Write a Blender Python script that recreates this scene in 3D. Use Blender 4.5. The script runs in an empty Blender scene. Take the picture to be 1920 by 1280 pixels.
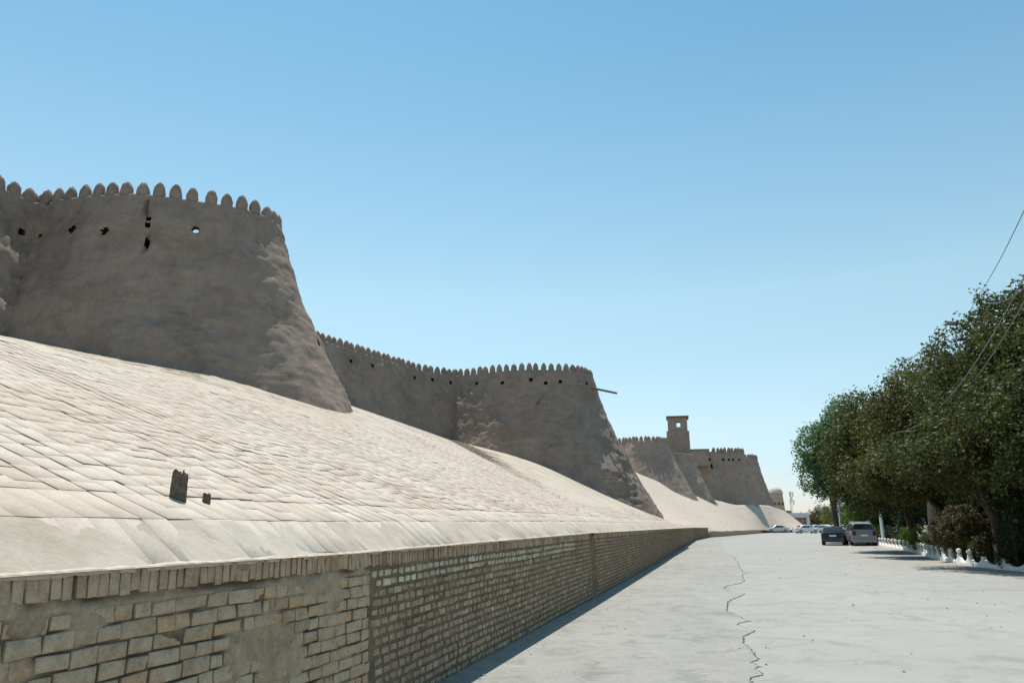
import bpy, math, random
import numpy as np
from mathutils import Vector, Matrix

random.seed(7)
RNG = np.random.default_rng(11)
scene = bpy.context.scene
COL = scene.collection

# ------------------------------------------------------------------ camera
FPX = 1400.0
TH = math.atan(342 / FPX)
EYE = 1.6
cam_d = bpy.data.cameras.new("camera")
cam = bpy.data.objects.new("camera", cam_d)
COL.objects.link(cam)
cam.location = (0, 0, EYE)
cam.rotation_euler = (math.pi / 2 + TH, 0, 0)
cam_d.sensor_width = 36
cam_d.lens = FPX * 36 / 1920
cam_d.clip_start = 0.05
cam_d.clip_end = 4000
scene.camera = cam

# ------------------------------------------------------------------ light
to_sun = Vector((-0.141, 0.383, 1.0)).normalized()
world = bpy.data.worlds.new("World")
scene.world = world
world.use_nodes = True
wn = world.node_tree
bgn = wn.nodes["Background"]
sky = wn.nodes.new("ShaderNodeTexSky")
sky.sky_type = 'NISHITA'
sky.sun_disc = False
sky.sun_elevation = math.asin(to_sun.z)
sky.sun_rotation = math.atan2(to_sun.x, to_sun.y)
sky.altitude = 100
sky.air_density = 1.0
sky.dust_density = 0.35
sky.ozone_density = 1.0
# clear-air grading by elevation, the same all the way round
wtc = wn.nodes.new("ShaderNodeTexCoord")
wsx = wn.nodes.new("ShaderNodeSeparateXYZ")
wn.links.new(wtc.outputs["Generated"], wsx.inputs[0])
wrp = wn.nodes.new("ShaderNodeValToRGB")
SKYT = [(0.0, (0.84, 0.85, 1.06)), (0.06, (0.92, 0.95, 1.04)), (0.13, (1.16, 1.16, 1.05)), (0.29, (1.36, 1.44, 1.12)), (0.45, (1.10, 1.38, 1.18)), (0.62, (0.80, 1.24, 1.15)), (1.0, (0.66, 1.12, 1.10))]
while len(wrp.color_ramp.elements) < len(SKYT):
    wrp.color_ramp.elements.new(0.5)
for k_, (p_, c_) in enumerate(SKYT):
    wrp.color_ramp.elements[k_].position = p_
    wrp.color_ramp.elements[k_].color = (c_[0] / 1.5, c_[1] / 1.5, c_[2] / 1.5, 1)
wmx = wn.nodes.new("ShaderNodeMix")
wmx.data_type = 'RGBA'
wmx.blend_type = 'MULTIPLY'
wmx.inputs[0].default_value = 1.0
wn.links.new(wsx.outputs[2], wrp.inputs[0])
wn.links.new(sky.outputs[0], wmx.inputs[6])
wn.links.new(wrp.outputs[0], wmx.inputs[7])
wn.links.new(wmx.outputs[2], bgn.inputs[0])
bgn.inputs[1].default_value = 0.15  # the grading ramp above is scaled down by 1.5
sl = bpy.data.lights.new("sun", 'SUN')
sl.energy = 4.0
sl.angle = math.radians(0.5)
sl.color = (1.0, 0.96, 0.9)
so = bpy.data.objects.new("sun", sl)
so.rotation_euler = to_sun.to_track_quat('Z', 'Y').to_euler()
so.location = (0, 0, 60)
COL.objects.link(so)
vs = scene.view_settings
vs.view_transform = 'Standard'
vs.look = 'None'
vs.gamma = 1.0
vs.exposure = 0.42
vs.use_curve_mapping = False

# ------------------------------------------------------------------ maths
_c, _s = math.cos(TH), math.sin(TH)
U = np.array([0.27316505, 0.96196718])
N = np.array([-0.96196718, 0.27316505])
W0 = np.array([-0.76, 8.38])


def ray(x, y):
    a = (x - 960) / FPX
    b = (640 - y) / FPX
    return np.array([a, _c - b * _s, _s + b * _c])


def onZ(x, y, Z=0.0):
    r = ray(x, y)
    k = (Z - EYE) / r[2]
    return np.array([r[0] * k, r[1] * k, Z])


def atD(x, y, D):
    r = ray(x, y)
    k = D / math.hypot(r[0], r[1])
    p = r * k
    return np.array([p[0], p[1], p[2] + EYE])


def proj(V):
    V = np.asarray(V, float)
    X, Y, Z = V[..., 0], V[..., 1], V[..., 2] - EYE
    fw = Y * _c + Z * _s
    up = Z * _c - Y * _s
    fw = np.where(fw < 0.05, 0.05, fw)
    return np.stack([960 + FPX * X / fw, 640 - FPX * up / fw], -1)


def P(s, t, z=0.0):
    return np.array([W0[0] + s * U[0] + t * N[0], W0[1] + s * U[1] + t * N[1], z])


def to_st(p):
    q = np.asarray(p)[..., :2] - W0
    return q @ U, q @ N


def _hash(ix, iy, iz, seed):
    h = (ix.astype(np.int64) * 374761393 + iy.astype(np.int64) * 668265263 + iz.astype(np.int64) * 2147483647 + seed * 974711) & 0xffffffff
    h = ((h ^ (h >> 13)) * 1274126177) & 0xffffffff
    h = ((h ^ (h >> 16)) * 2246822519) & 0xffffffff
    return ((h ^ (h >> 15)) & 0xffff) / 65535.0


def vnoise(p, seed=0):
    p = np.asarray(p, float)
    i = np.floor(p).astype(np.int64)
    f = p - i
    f = f * f * (3 - 2 * f)
    r = 0
    for dx in (0, 1):
        for dy in (0, 1):
            for dz in (0, 1):
                w = (f[:, 0] if dx else 1 - f[:, 0]) * (f[:, 1] if dy else 1 - f[:, 1]) * (f[:, 2] if dz else 1 - f[:, 2])
                r = r + w * _hash(i[:, 0] + dx, i[:, 1] + dy, i[:, 2] + dz, seed)
    return r


def fbm(p, octv=4, seed=0, gain=0.5, lac=2.03):
    a, tot, r = 1.0, 0.0, 0.0
    q = np.asarray(p, float)
    for k in range(octv):
        r = r + a * (vnoise(q, seed + k * 17) - 0.5) * 2
        tot += a
        a *= gain
        q = q * lac + 3.7
    return r / tot


# ------------------------------------------------------------------ object helpers
DIRT_SHADE = np.array([1.0] * 4 + [0.6] * 4 + [0.0] * 4, dtype=np.float32)  # brick sides darken inwards: joint dirt and joint shade, both put into colour


def mesh(verts, faces, mat, smooth=False, var=None, dirt_shade=None):
    me = bpy.data.meshes.new("mesh")
    verts = np.asarray(verts, dtype=np.float32)
    if isinstance(faces, np.ndarray):
        nf, k = faces.shape
        me.vertices.add(len(verts))
        me.vertices.foreach_set("co", verts.ravel())
        me.loops.add(nf * k)
        me.loops.foreach_set("vertex_index", faces.astype(np.int32).ravel())
        me.polygons.add(nf)
        me.polygons.foreach_set("loop_start", np.arange(0, nf * k, k, dtype=np.int32))
        me.polygons.foreach_set("loop_total", np.full(nf, k, dtype=np.int32))
        me.update(calc_edges=True)
    else:
        me.from_pydata([tuple(map(float, v)) for v in verts], [], [tuple(int(i) for i in f) for f in faces])
        me.update()
    if smooth:
        me.polygons.foreach_set("use_smooth", np.ones(len(me.polygons), dtype=bool))
    if var is not None:
        at = me.attributes.new("var", 'FLOAT', 'POINT')
        at.data.foreach_set("value", np.asarray(var, dtype=np.float32))
    if dirt_shade is not None:
        at = me.attributes.new("dirt_shade", 'FLOAT', 'POINT')
        at.data.foreach_set("value", np.asarray(dirt_shade, dtype=np.float32))
    if mat is not None:
        me.materials.append(mat)
    return me


def link(name, me, parent=None, kind=None, label=None, cat=None, group=None):
    o = bpy.data.objects.new(name, me)
    COL.objects.link(o)
    if parent is not None:
        o.parent = parent
    if kind:
        o['kind'] = kind
    if label:
        o['label'] = label
    if cat:
        o['category'] = cat
    if group:
        o['group'] = group
    return o


def part(name, verts, faces, mat, parent, smooth=False, var=None, kind=None, label=None, dirt_shade=None):
    """verts in world space; parent is an unrotated empty (or chain) -> made local"""
    off = np.zeros(3)
    q = parent
    while q is not None:
        off += np.array(q.location)
        q = q.parent
    v = np.asarray(verts, float) - off
    return link(name, mesh(v, faces, mat, smooth, var, dirt_shade), parent, kind=kind, label=label)


def thing(name, label, cat, loc=(0, 0, 0), rz=0.0, group=None):
    o = bpy.data.objects.new(name, None)
    COL.objects.link(o)
    o.empty_display_size = 0.3
    o.location = tuple(map(float, loc))
    o.rotation_euler = (0, 0, rz)
    o['label'] = label
    o['category'] = cat
    if group:
        o['group'] = group
    return o


class MB:
    """mesh collector"""
    def __init__(self):
        self.v = []
        self.f = []
        self.n = 0

    def add(self, v, f):
        v = [tuple(map(float, q)) for q in v]
        self.v += v
        self.f += [tuple(int(i) + self.n for i in q) for q in f]
        self.n += len(v)

    def box(self, c, d, rz=0.0, taper=1.0, tilt=0.0):
        cx, cy, cz = c
        hx, hy, hz = d[0] / 2, d[1] / 2, d[2] / 2
        co, si = math.cos(rz), math.sin(rz)
        vs_ = []
        for z, k in ((-hz, 1.0), (hz, taper)):
            for x, y in ((-hx, -hy), (hx, -hy), (hx, hy), (-hx, hy)):
                X, Y = x * k, y * k
                vs_.append((cx + X * co - Y * si, cy + X * si + Y * co, cz + z))
        self.add(vs_, [(0, 3, 2, 1), (4, 5, 6, 7), (0, 1, 5, 4), (1, 2, 6, 5), (2, 3, 7, 6), (3, 0, 4, 7)])

    def tube(self, pts, radii, n=8, cap=True):
        pts = [Vector(p) for p in pts]
        if not hasattr(radii, '__len__'):
            radii = [radii] * len(pts)
        vs_, fs = [], []
        up = Vector((0, 0, 1))
        for i, p in enumerate(pts):
            d = (pts[min(i + 1, len(pts) - 1)] - pts[max(i - 1, 0)]).normalized()
            a = d.cross(up)
            if a.length < 0.05:
                a = d.cross(Vector((1, 0, 0)))
            a.normalize()
            b = a.cross(d)
            for k in range(n):
                an = 2 * math.pi * k / n
                vs_.append(p + (a * math.cos(an) + b * math.sin(an)) * radii[i])
        for i in range(len(pts) - 1):
            for k in range(n):
                k2 = (k + 1) % n
                fs.append((i * n + k, i * n + k2, (i + 1) * n + k2, (i + 1) * n + k))
        if cap:
            fs.append(tuple(range(n)))
            fs.append(tuple(range((len(pts) - 1) * n, len(pts) * n))[::-1])
        self.add(vs_, fs)

    def lathe(self, prof, c=(0, 0, 0), n=16, sx=1.0, sy=1.0):
        vs_, fs = [], []
        for r, z in prof:
            for k in range(n):
                a = 2 * math.pi * k / n
                vs_.append((c[0] + r * math.cos(a) * sx, c[1] + r * math.sin(a) * sy, c[2] + z))
        for i in range(len(prof) - 1):
            for k in range(n):
                k2 = (k + 1) % n
                fs.append((i * n + k, i * n + k2, (i + 1) * n + k2, (i + 1) * n + k))
        fs.append(tuple(range(n))[::-1])
        fs.append(tuple(range((len(prof) - 1) * n, len(prof) * n)))
        self.add(vs_, fs)


def pmb(name, mb, mat, parent, smooth=False, label=None, kind=None):
    return part(name, np.array(mb.v), mb.f, mat, parent, smooth, label=label, kind=kind)


def lmb(name, mb, mat, parent, smooth=False, label=None):
    """mesh already in the local space of parent"""
    return link(name, mesh(np.array(mb.v), mb.f, mat, smooth), parent, label=label)


# ------------------------------------------------------------------ materials
def lin(r, g, b):
    return (r, g, b, 1.0)


class NT:
    def __init__(self, name, rough=0.9, spec=0.3):
        self.m = bpy.data.materials.new(name)
        self.m.use_nodes = True
        self.t = self.m.node_tree
        self.b = self.t.nodes["Principled BSDF"]
        self.b.inputs["Roughness"].default_value = rough
        self.b.inputs["Specular IOR Level"].default_value = spec
        self.geo = None

    def pos(self):
        if self.geo is None:
            self.geo = self.t.nodes.new("ShaderNodeNewGeometry")
        return self.geo.outputs["Position"]

    def mapped(self, scale=(1, 1, 1), rot=(0, 0, 0)):
        mp = self.t.nodes.new("ShaderNodeMapping")
        mp.inputs["Scale"].default_value = scale
        mp.inputs["Rotation"].default_value = rot
        self.t.links.new(self.pos(), mp.inputs[0])
        return mp.outputs[0]

    def noise(self, scale, detail=4, rough=0.55, vec=None, dist=0.0):
        n = self.t.nodes.new("ShaderNodeTexNoise")
        n.inputs["Scale"].default_value = scale
        n.inputs["Detail"].default_value = detail
        n.inputs["Roughness"].default_value = rough
        n.inputs["Distortion"].default_value = dist
        self.t.links.new(vec if vec is not None else self.pos(), n.inputs["Vector"])
        return n.outputs["Fac"]

    def ramp(self, fac, stops):
        r = self.t.nodes.new("ShaderNodeValToRGB")
        e = r.color_ramp.elements
        while len(e) < len(stops):
            e.new(0.5)
        for k, (p, c) in enumerate(stops):
            e[k].position = p
            e[k].color = c if hasattr(c, '__len__') else (c, c, c, 1)
        self.t.links.new(fac, r.inputs[0])
        return r.outputs[0]

    def mix(self, fac, a, b, mode='MIX'):
        m = self.t.nodes.new("ShaderNodeMix")
        m.data_type = 'RGBA'
        m.blend_type = mode
        for val, idx in ((fac, 0), (a, 6), (b, 7)):
            if hasattr(val, 'is_linked') or isinstance(val, bpy.types.NodeSocket):
                self.t.links.new(val, m.inputs[idx])
            else:
                m.inputs[idx].default_value = val
        return m.outputs[2]

    def math(self, op, a, b=0.0):
        m = self.t.nodes.new("ShaderNodeMath")
        m.operation = op
        for val, idx in ((a, 0), (b, 1)):
            if isinstance(val, bpy.types.NodeSocket):
                self.t.links.new(val, m.inputs[idx])
            else:
                m.inputs[idx].default_value = val
        return m.outputs[0]

    def attr(self, name):
        a = self.t.nodes.new("ShaderNodeAttribute")
        a.attribute_name = name
        return a.outputs["Fac"]

    def color(self, c):
        if isinstance(c, bpy.types.NodeSocket):
            self.t.links.new(c, self.b.inputs["Base Color"])
        else:
            self.b.inputs["Base Color"].default_value = c
        return self

    def bump(self, hs, strength=0.5):
        """hs: list of (height socket, distance)"""
        prev = None
        for h, d in hs:
            bm = self.t.nodes.new("ShaderNodeBump")
            bm.inputs["Strength"].default_value = strength
            bm.inputs["Distance"].default_value = d
            self.t.links.new(h, bm.inputs["Height"])
            if prev is not None:
                self.t.links.new(prev, bm.inputs["Normal"])
            prev = bm.outputs[0]
        self.t.links.new(prev, self.b.inputs["Normal"])
        return self


def plain(name, c, rough=0.6, spec=0.4, metal=0.0, nscale=None, amt=0.25):
    t = NT(name, rough, spec)
    t.b.inputs["Metallic"].default_value = metal
    if nscale:
        n = t.noise(nscale, 5, 0.6)
        d = tuple(x * (1 - amt) for x in c[:3]) + (1,)
        l = tuple(min(1, x * (1 + amt)) for x in c[:3]) + (1,)
        t.color(t.ramp(n, [(0.3, d), (0.7, l)]))
        t.bump([(n, 0.01)], 0.4)
    else:
        t.color(c)
    return t.m


def clay_material(name, dark, light, bumpk=1.0):
    t = NT(name, 0.95, 0.12)
    big = t.noise(0.3, 4, 0.6, dist=0.3)
    mid = t.noise(2.6, 7, 0.7)
    blot = t.noise(0.7, 7, 0.72, dist=0.4)
    fine = t.noise(17, 6, 0.75)
    hor = t.noise(1.0, 4, 0.6, vec=t.mapped((0.6, 0.6, 3.0)))
    c = t.ramp(big, [(0.3, dark), (0.7, light)])
    c = t.mix(1.0, c, t.ramp(blot, [(0.40, lin(0.84, 0.82, 0.80)), (0.54, lin(1.0, 1.0, 1.0))]), 'MULTIPLY')
    c = t.mix(1.0, c, t.ramp(mid, [(0.32, lin(0.82, 0.81, 0.80)), (0.55, lin(1.0, 1.0, 1.0))]), 'MULTIPLY')
    c = t.mix(1.0, c, t.ramp(fine, [(0.3, lin(0.78, 0.77, 0.76)), (0.6, lin(1.0, 1.0, 1.0))]), 'MULTIPLY')
    t.color(c)
    t.bump([(mid, 0.055 * bumpk), (fine, 0.024 * bumpk), (hor, 0.02 * bumpk)], 0.8)
    return t.m


M = {}
M['clay'] = clay_material("weathered_clay", lin(0.31, 0.235, 0.184), lin(0.395, 0.306, 0.243))
M['clay2'] = clay_material("weathered_clay_far", lin(0.36, 0.276, 0.221), lin(0.435, 0.34, 0.276), 1.5)

t = NT("slope_brick", 0.92, 0.2)
va = t.attr("var")
base = t.ramp(va, [(0.0, lin(0.49, 0.41, 0.33)), (0.45, lin(0.575, 0.50, 0.412)), (0.8, lin(0.62, 0.548, 0.46)), (1.0, lin(0.52, 0.405, 0.31))])
big = t.noise(0.5, 4, 0.6)
mid = t.noise(5, 6, 0.65)
fine = t.noise(45, 5, 0.7)
c = t.mix(1.0, base, t.ramp(big, [(0.32, lin(0.90, 0.84, 0.78)), (0.6, lin(1, 1, 1))]), 'MULTIPLY')
c = t.mix(1.0, c, t.ramp(mid, [(0.3, lin(0.88, 0.855, 0.82)), (0.5, lin(1, 1, 1))]), 'MULTIPLY')
c = t.mix(1.0, c, t.ramp(fine, [(0.3, lin(0.82, 0.81, 0.8)), (0.6, lin(1, 1, 1))]), 'MULTIPLY')
c = t.mix(t.attr("dirt_shade"), c, lin(0.17, 0.13, 0.095))  # dirt and painted shade on brick flanks, so gaps read dark
t.color(c)
t.bump([(mid, 0.008), (fine, 0.005)], 0.6)
M['slope_brick'] = t.m

t = NT("slope_mortar", 0.95, 0.15)
mid = t.noise(4, 6, 0.65)
fine = t.noise(40, 5, 0.7)
big = t.noise(0.45, 4, 0.6)
c = t.ramp(mid, [(0.3, lin(0.47, 0.40, 0.318)), (0.65, lin(0.58, 0.508, 0.418))])
c = t.mix(t.attr("var"), c, lin(0.16, 0.125, 0.09))  # sunken mortar darkens: gap shade painted in along with dirt
c = t.mix(1.0, c, t.ramp(big, [(0.32, lin(0.86, 0.82, 0.76)), (0.62, lin(1, 1, 1))]), 'MULTIPLY')
t.color(c)
t.bump([(mid, 0.02), (fine, 0.006)], 0.7)
M['slope_mortar'] = t.m

t = NT("far_slope", 0.95, 0.15)
mid = t.noise(2.2, 6, 0.65)
st = t.noise(1.0, 5, 0.6, vec=t.mapped((1.6, 1.6, 9.0)))
c = t.ramp(mid, [(0.3, lin(0.50, 0.42, 0.34)), (0.65, lin(0.64, 0.55, 0.465))])
c = t.mix(1.0, c, t.ramp(st, [(0.34, lin(0.80, 0.74, 0.67)), (0.58, lin(1, 1, 1))]), 'MULTIPLY')
t.color(c)
t.bump([(mid, 0.05), (st, 0.04)], 0.6)
M['far_slope'] = t.m


def brick_wall_mat(name, stops, wash):
    t = NT(name, 0.93, 0.2)
    va = t.attr("var")
    base = t.ramp(va, stops)
    sm = t.noise(1.6, 5, 0.65)
    wa = t.ramp(sm, [(0.42, 0.0), (0.62, 0.75)])
    c = t.mix(wa, base, wash)
    mid = t.noise(11, 6, 0.7)
    fine = t.noise(70, 5, 0.7)
    c = t.mix(1.0, c, t.ramp(mid, [(0.28, lin(0.62, 0.6, 0.58)), (0.55, lin(1, 1, 1))]), 'MULTIPLY')
    c = t.mix(1.0, c, t.ramp(fine, [(0.3, lin(0.75, 0.74, 0.73)), (0.6, lin(1, 1, 1))]), 'MULTIPLY')
    c = t.mix(t.attr("dirt_shade"), c, lin(0.13, 0.09, 0.06))  # wall brick flanks: dirt plus shade painted into the gaps
    t.color(c)
    t.bump([(mid, 0.014), (fine, 0.004)], 0.9)
    return t.m


M['brick_old'] = brick_wall_mat("old_wall_brick", [(0.0, lin(0.42, 0.295, 0.19)), (0.5, lin(0.54, 0.41, 0.275)), (0.86, lin(0.57, 0.46, 0.33)), (0.93, lin(0.58, 0.365, 0.205)), (1.0, lin(0.63, 0.44, 0.24))], lin(0.56, 0.445, 0.31))
M['brick_new'] = brick_wall_mat("pale_wall_brick", [(0.0, lin(0.32, 0.22, 0.14)), (0.4, lin(0.46, 0.345, 0.23)), (0.75, lin(0.61, 0.505, 0.35)), (1.0, lin(0.74, 0.66, 0.49))], lin(0.37, 0.275, 0.185))
for nm_, k_ in (("wall_mortar", 1.0), ("dark_wall_mortar", 0.55)):
    t = NT(nm_, 0.96, 0.12)
    mid = t.noise(7, 6, 0.7)
    fine = t.noise(55, 5, 0.7)
    c = t.ramp(mid, [(0.3, lin(0.26 * k_, 0.20 * k_, 0.14 * k_)), (0.5, lin(0.41 * k_, 0.31 * k_, 0.21 * k_)), (0.68, lin(0.52 * k_, 0.41 * k_, 0.285 * k_))])
    c = t.mix(1.0, c, t.ramp(fine, [(0.3, lin(0.78, 0.77, 0.76)), (0.6, lin(1, 1, 1))]), 'MULTIPLY')
    c = t.mix(t.attr("var"), c, lin(0.10, 0.075, 0.052))  # deep wall joints: dirt and shade both worked into the colour
    t.color(c)
    t.bump([(mid, 0.02), (fine, 0.006)], 0.9)
    M[nm_] = t.m

t = NT("worn_asphalt", 0.9, 0.25)
big = t.noise(0.25, 5, 0.6)
ww = t.noise(0.9, 6, 0.65, vec=t.mapped((2.2, 0.45, 1), (0, 0, 0.27)))
fine = t.noise(38, 6, 0.75)
grit = t.noise(180, 3, 0.7)
c = t.ramp(big, [(0.3, lin(0.315, 0.302, 0.268)), (0.7, lin(0.385, 0.368, 0.325))])
c = t.mix(t.ramp(ww, [(0.5, 0.0), (0.72, 0.6)]), c, lin(0.42, 0.385, 0.335))
c = t.mix(1.0, c, t.ramp(fine, [(0.28, lin(0.72, 0.72, 0.72)), (0.55, lin(1, 1, 1))]), 'MULTIPLY')
c = t.mix(1.0, c, t.ramp(grit, [(0.3, lin(0.82, 0.82, 0.82)), (0.6, lin(1.04, 1.04, 1.04))]), 'MULTIPLY')
st_ = t.noise(1.7, 8, 0.75, dist=0.5)
c = t.mix(1.0, c, t.ramp(st_, [(0.36, lin(0.74, 0.735, 0.72)), (0.5, lin(1, 1, 1))]), 'MULTIPLY')
c = t.mix(t.ramp(t.noise(3.1, 6, 0.7, vec=t.mapped((0.5, 3.0, 1), (0, 0, -0.1))), [(0.60, 0.0), (0.70, 0.5)]), c, lin(0.47, 0.44, 0.39))
t.color(c)
t.bump([(fine, 0.012), (grit, 0.004), (st_, 0.02)], 0.7)
M['asphalt_old'] = t.m

t = NT("smooth_asphalt", 0.88, 0.3)
big = t.noise(0.18, 5, 0.6)
ww = t.noise(0.7, 5, 0.6, vec=t.mapped((0.5, 2.6, 1), (0, 0, 0.1)))
fine = t.noise(30, 6, 0.7)
c = t.ramp(big, [(0.3, lin(0.322, 0.312, 0.28)), (0.7, lin(0.37, 0.358, 0.322))])
c = t.mix(t.ramp(ww, [(0.52, 0.0), (0.75, 0.45)]), c, lin(0.39, 0.375, 0.34))
c = t.mix(1.0, c, t.ramp(fine, [(0.25, lin(0.84, 0.84, 0.84)), (0.5, lin(1, 1, 1))]), 'MULTIPLY')
st_ = t.noise(1.2, 8, 0.75, dist=0.5)
c = t.mix(1.0, c, t.ramp(st_, [(0.36, lin(0.80, 0.80, 0.79)), (0.5, lin(1, 1, 1))]), 'MULTIPLY')
vor = t.t.nodes.new("ShaderNodeTexVoronoi")
vor.feature = 'DISTANCE_TO_EDGE'
vor.inputs["Scale"].default_value = 0.16
wv = t.t.nodes.new("ShaderNodeMix")
wv.data_type = 'VECTOR'
wv.inputs[0].default_value = 0.55
nn_ = t.t.nodes.new("ShaderNodeTexNoise")
nn_.inputs["Scale"].default_value = 0.7
nn_.inputs["Detail"].default_value = 8
nn_.inputs["Roughness"].default_value = 0.65
t.t.links.new(t.pos(), nn_.inputs["Vector"])
sc_ = t.t.nodes.new("ShaderNodeVectorMath")
sc_.operation = 'MULTIPLY_ADD'
sc_.inputs[1].default_value = (5.0, 5.0, 0.0)
t.t.links.new(nn_.outputs["Color"], sc_.inputs[0])
t.t.links.new(t.pos(), sc_.inputs[2])
t.t.links.new(sc_.outputs[0], vor.inputs["Vector"])
crk = t.ramp(vor.outputs["Distance"], [(0.0, 1.0), (0.0045, 0.0)])
crk = t.math('MULTIPLY', crk, t.ramp(big, [(0.45, 0.0), (0.6, 0.75)]))
c = t.mix(crk, c, lin(0.12, 0.115, 0.105))
grit = t.noise(150, 3, 0.7)
c = t.mix(1.0, c, t.ramp(grit, [(0.3, lin(0.84, 0.84, 0.84)), (0.6, lin(1.03, 1.03, 1.03))]), 'MULTIPLY')
t.color(c)
t.bump([(fine, 0.008), (grit, 0.003)], 0.6)
M['asphalt'] = t.m

t = NT("dusty_earth", 0.97, 0.1)
big = t.noise(0.8, 6, 0.65)
fine = t.noise(18, 6, 0.7)
c = t.ramp(big, [(0.3, lin(0.31, 0.28, 0.24)), (0.7, lin(0.40, 0.365, 0.315))])
c = t.mix(1.0, c, t.ramp(fine, [(0.3, lin(0.78, 0.78, 0.78)), (0.6, lin(1, 1, 1))]), 'MULTIPLY')
t.color(c)
t.bump([(fine, 0.02)], 0.6)
M['earth'] = t.m
M['crumb'] = plain("asphalt_crumb", lin(0.13, 0.12, 0.105), 0.95, 0.1, nscale=40)
M['soil'] = plain("garden_soil", lin(0.10, 0.075, 0.05), 0.95, 0.1, nscale=6)
M['wood'] = plain("weathered_wood", lin(0.125, 0.10, 0.075), 0.9, 0.2, nscale=30, amt=0.4)
M['beam'] = plain("grey_beam", lin(0.17, 0.14, 0.11), 0.85, 0.2, nscale=20)
M['bark'] = plain("bark", lin(0.075, 0.06, 0.045), 0.95, 0.1, nscale=16, amt=0.35)
M['lime'] = plain("limewashed_bark", lin(0.62, 0.61, 0.58), 0.9, 0.2, nscale=14, amt=0.2)
M['whitewash'] = plain("whitewash", lin(0.78, 0.76, 0.71), 0.85, 0.25, nscale=7, amt=0.14)
M['pole'] = plain("pole_concrete", lin(0.42, 0.42, 0.40), 0.85, 0.25, nscale=9, amt=0.15)
M['polepaint'] = plain("pole_pale_paint", lin(0.27, 0.33, 0.33), 0.6, 0.4, nscale=9, amt=0.12)
M['lampgrey'] = plain("lamp_grey", lin(0.35, 0.35, 0.35), 0.5, 0.4)
M['cable'] = plain("cable_grey", lin(0.16, 0.16, 0.17), 0.6, 0.3)
M['tan_brick'] = plain("tan_dome_brick", lin(0.46, 0.37, 0.26), 0.92, 0.15, nscale=2.5, amt=0.2)
M['dome'] = plain("dome_plaster", lin(0.55, 0.50, 0.42), 0.9, 0.2, nscale=1.5, amt=0.12)
M['hole'] = plain("dark_interior", lin(0.03, 0.027, 0.024), 0.95, 0.05)
M['render_white'] = plain("white_render", lin(0.66, 0.66, 0.64), 0.85, 0.2, nscale=1.2, amt=0.1)
M['render_red'] = plain("brick_red_render", lin(0.36, 0.17, 0.11), 0.9, 0.15, nscale=2, amt=0.2)
M['grey_roof'] = plain("grey_roof", lin(0.25, 0.26, 0.28), 0.8, 0.2, nscale=2)
M['stone'] = plain("pebble_stone", lin(0.30, 0.27, 0.23), 0.9, 0.2, nscale=30)


def paint(name, c, rough=0.28):
    t = NT(name, rough, 0.5)
    t.color(c)
    t.b.inputs["Coat Weight"].default_value = 0.25
    t.b.inputs["Coat Roughness"].default_value = 0.12
    return t.m


M['car_white'] = paint("car_paint_white", lin(0.72, 0.73, 0.74))
M['car_silver'] = paint("car_paint_silver", lin(0.25, 0.25, 0.26), 0.4)
M['car_black'] = paint("car_paint_black", lin(0.012, 0.013, 0.017))
M['car_pale'] = paint("car_paint_pale_grey", lin(0.55, 0.57, 0.58))
M['glass'] = plain("car_glass", lin(0.02, 0.024, 0.028), 0.06, 0.6)
M['tyre'] = plain("tyre_rubber", lin(0.022, 0.022, 0.022), 0.85, 0.2)
M['rim'] = plain("wheel_rim", lin(0.45, 0.45, 0.46), 0.35, 0.5, metal=0.7)
M['trim'] = plain("black_trim", lin(0.03, 0.03, 0.03), 0.6, 0.3)
M['tail'] = plain("tail_lamp_red", lin(0.09, 0.012, 0.012), 0.25, 0.4)
M['head'] = plain("head_lamp_clear", lin(0.7, 0.72, 0.72), 0.1, 0.6)
M['plate'] = plain("number_plate_white", lin(0.75, 0.75, 0.72), 0.5, 0.3)


def leaf_mat(name, a, b, trans=0.35):
    t = NT(name, 0.6, 0.35)
    v = t.attr("var")
    c = t.ramp(v, [(0.0, a), (1.0, b)])
    t.color(c)
    tr = t.t.nodes.new("ShaderNodeBsdfTranslucent")
    t.t.links.new(c, tr.inputs[0])
    mx = t.t.nodes.new("ShaderNodeMixShader")
    mx.inputs[0].default_value = trans
    out = t.t.nodes["Material Output"]
    t.t.links.new(t.b.outputs[0], mx.inputs[1])
    t.t.links.new(tr.outputs[0], mx.inputs[2])
    t.t.links.new(mx.outputs[0], out.inputs[0])
    return t.m


M['leaf_olive'] = leaf_mat("leaf_olive", lin(0.028, 0.04, 0.011), lin(0.12, 0.135, 0.03), 0.4)
M['leaf_olive2'] = leaf_mat("leaf_olive_yellow", lin(0.035, 0.042, 0.011), lin(0.16, 0.15, 0.035), 0.4)
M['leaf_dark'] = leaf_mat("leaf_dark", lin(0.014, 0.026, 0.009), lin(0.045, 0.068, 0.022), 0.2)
M['leaf_blue'] = leaf_mat("leaf_blue_green", lin(0.035, 0.085, 0.035), lin(0.20, 0.31, 0.13), 0.5)
M['leaf_bright'] = leaf_mat("leaf_bright", lin(0.06, 0.13, 0.02), lin(0.17, 0.27, 0.04), 0.45)
M['leaf_yellow'] = leaf_mat("leaf_yellow_green", lin(0.10, 0.12, 0.02), lin(0.24, 0.24, 0.06), 0.4)
M['leaf_brown'] = leaf_mat("leaf_brown", lin(0.05, 0.045, 0.02), lin(0.15, 0.125, 0.06), 0.3)

# ------------------------------------------------------------------ ground and road
SZ = 1600.0
link("ground", mesh([(-SZ, -200, -0.012), (SZ, -200, -0.012), (SZ, 2 * SZ, -0.012), (-SZ, 2 * SZ, -0.012)], [(0, 1, 2, 3)], M['earth']), kind='structure')

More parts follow.
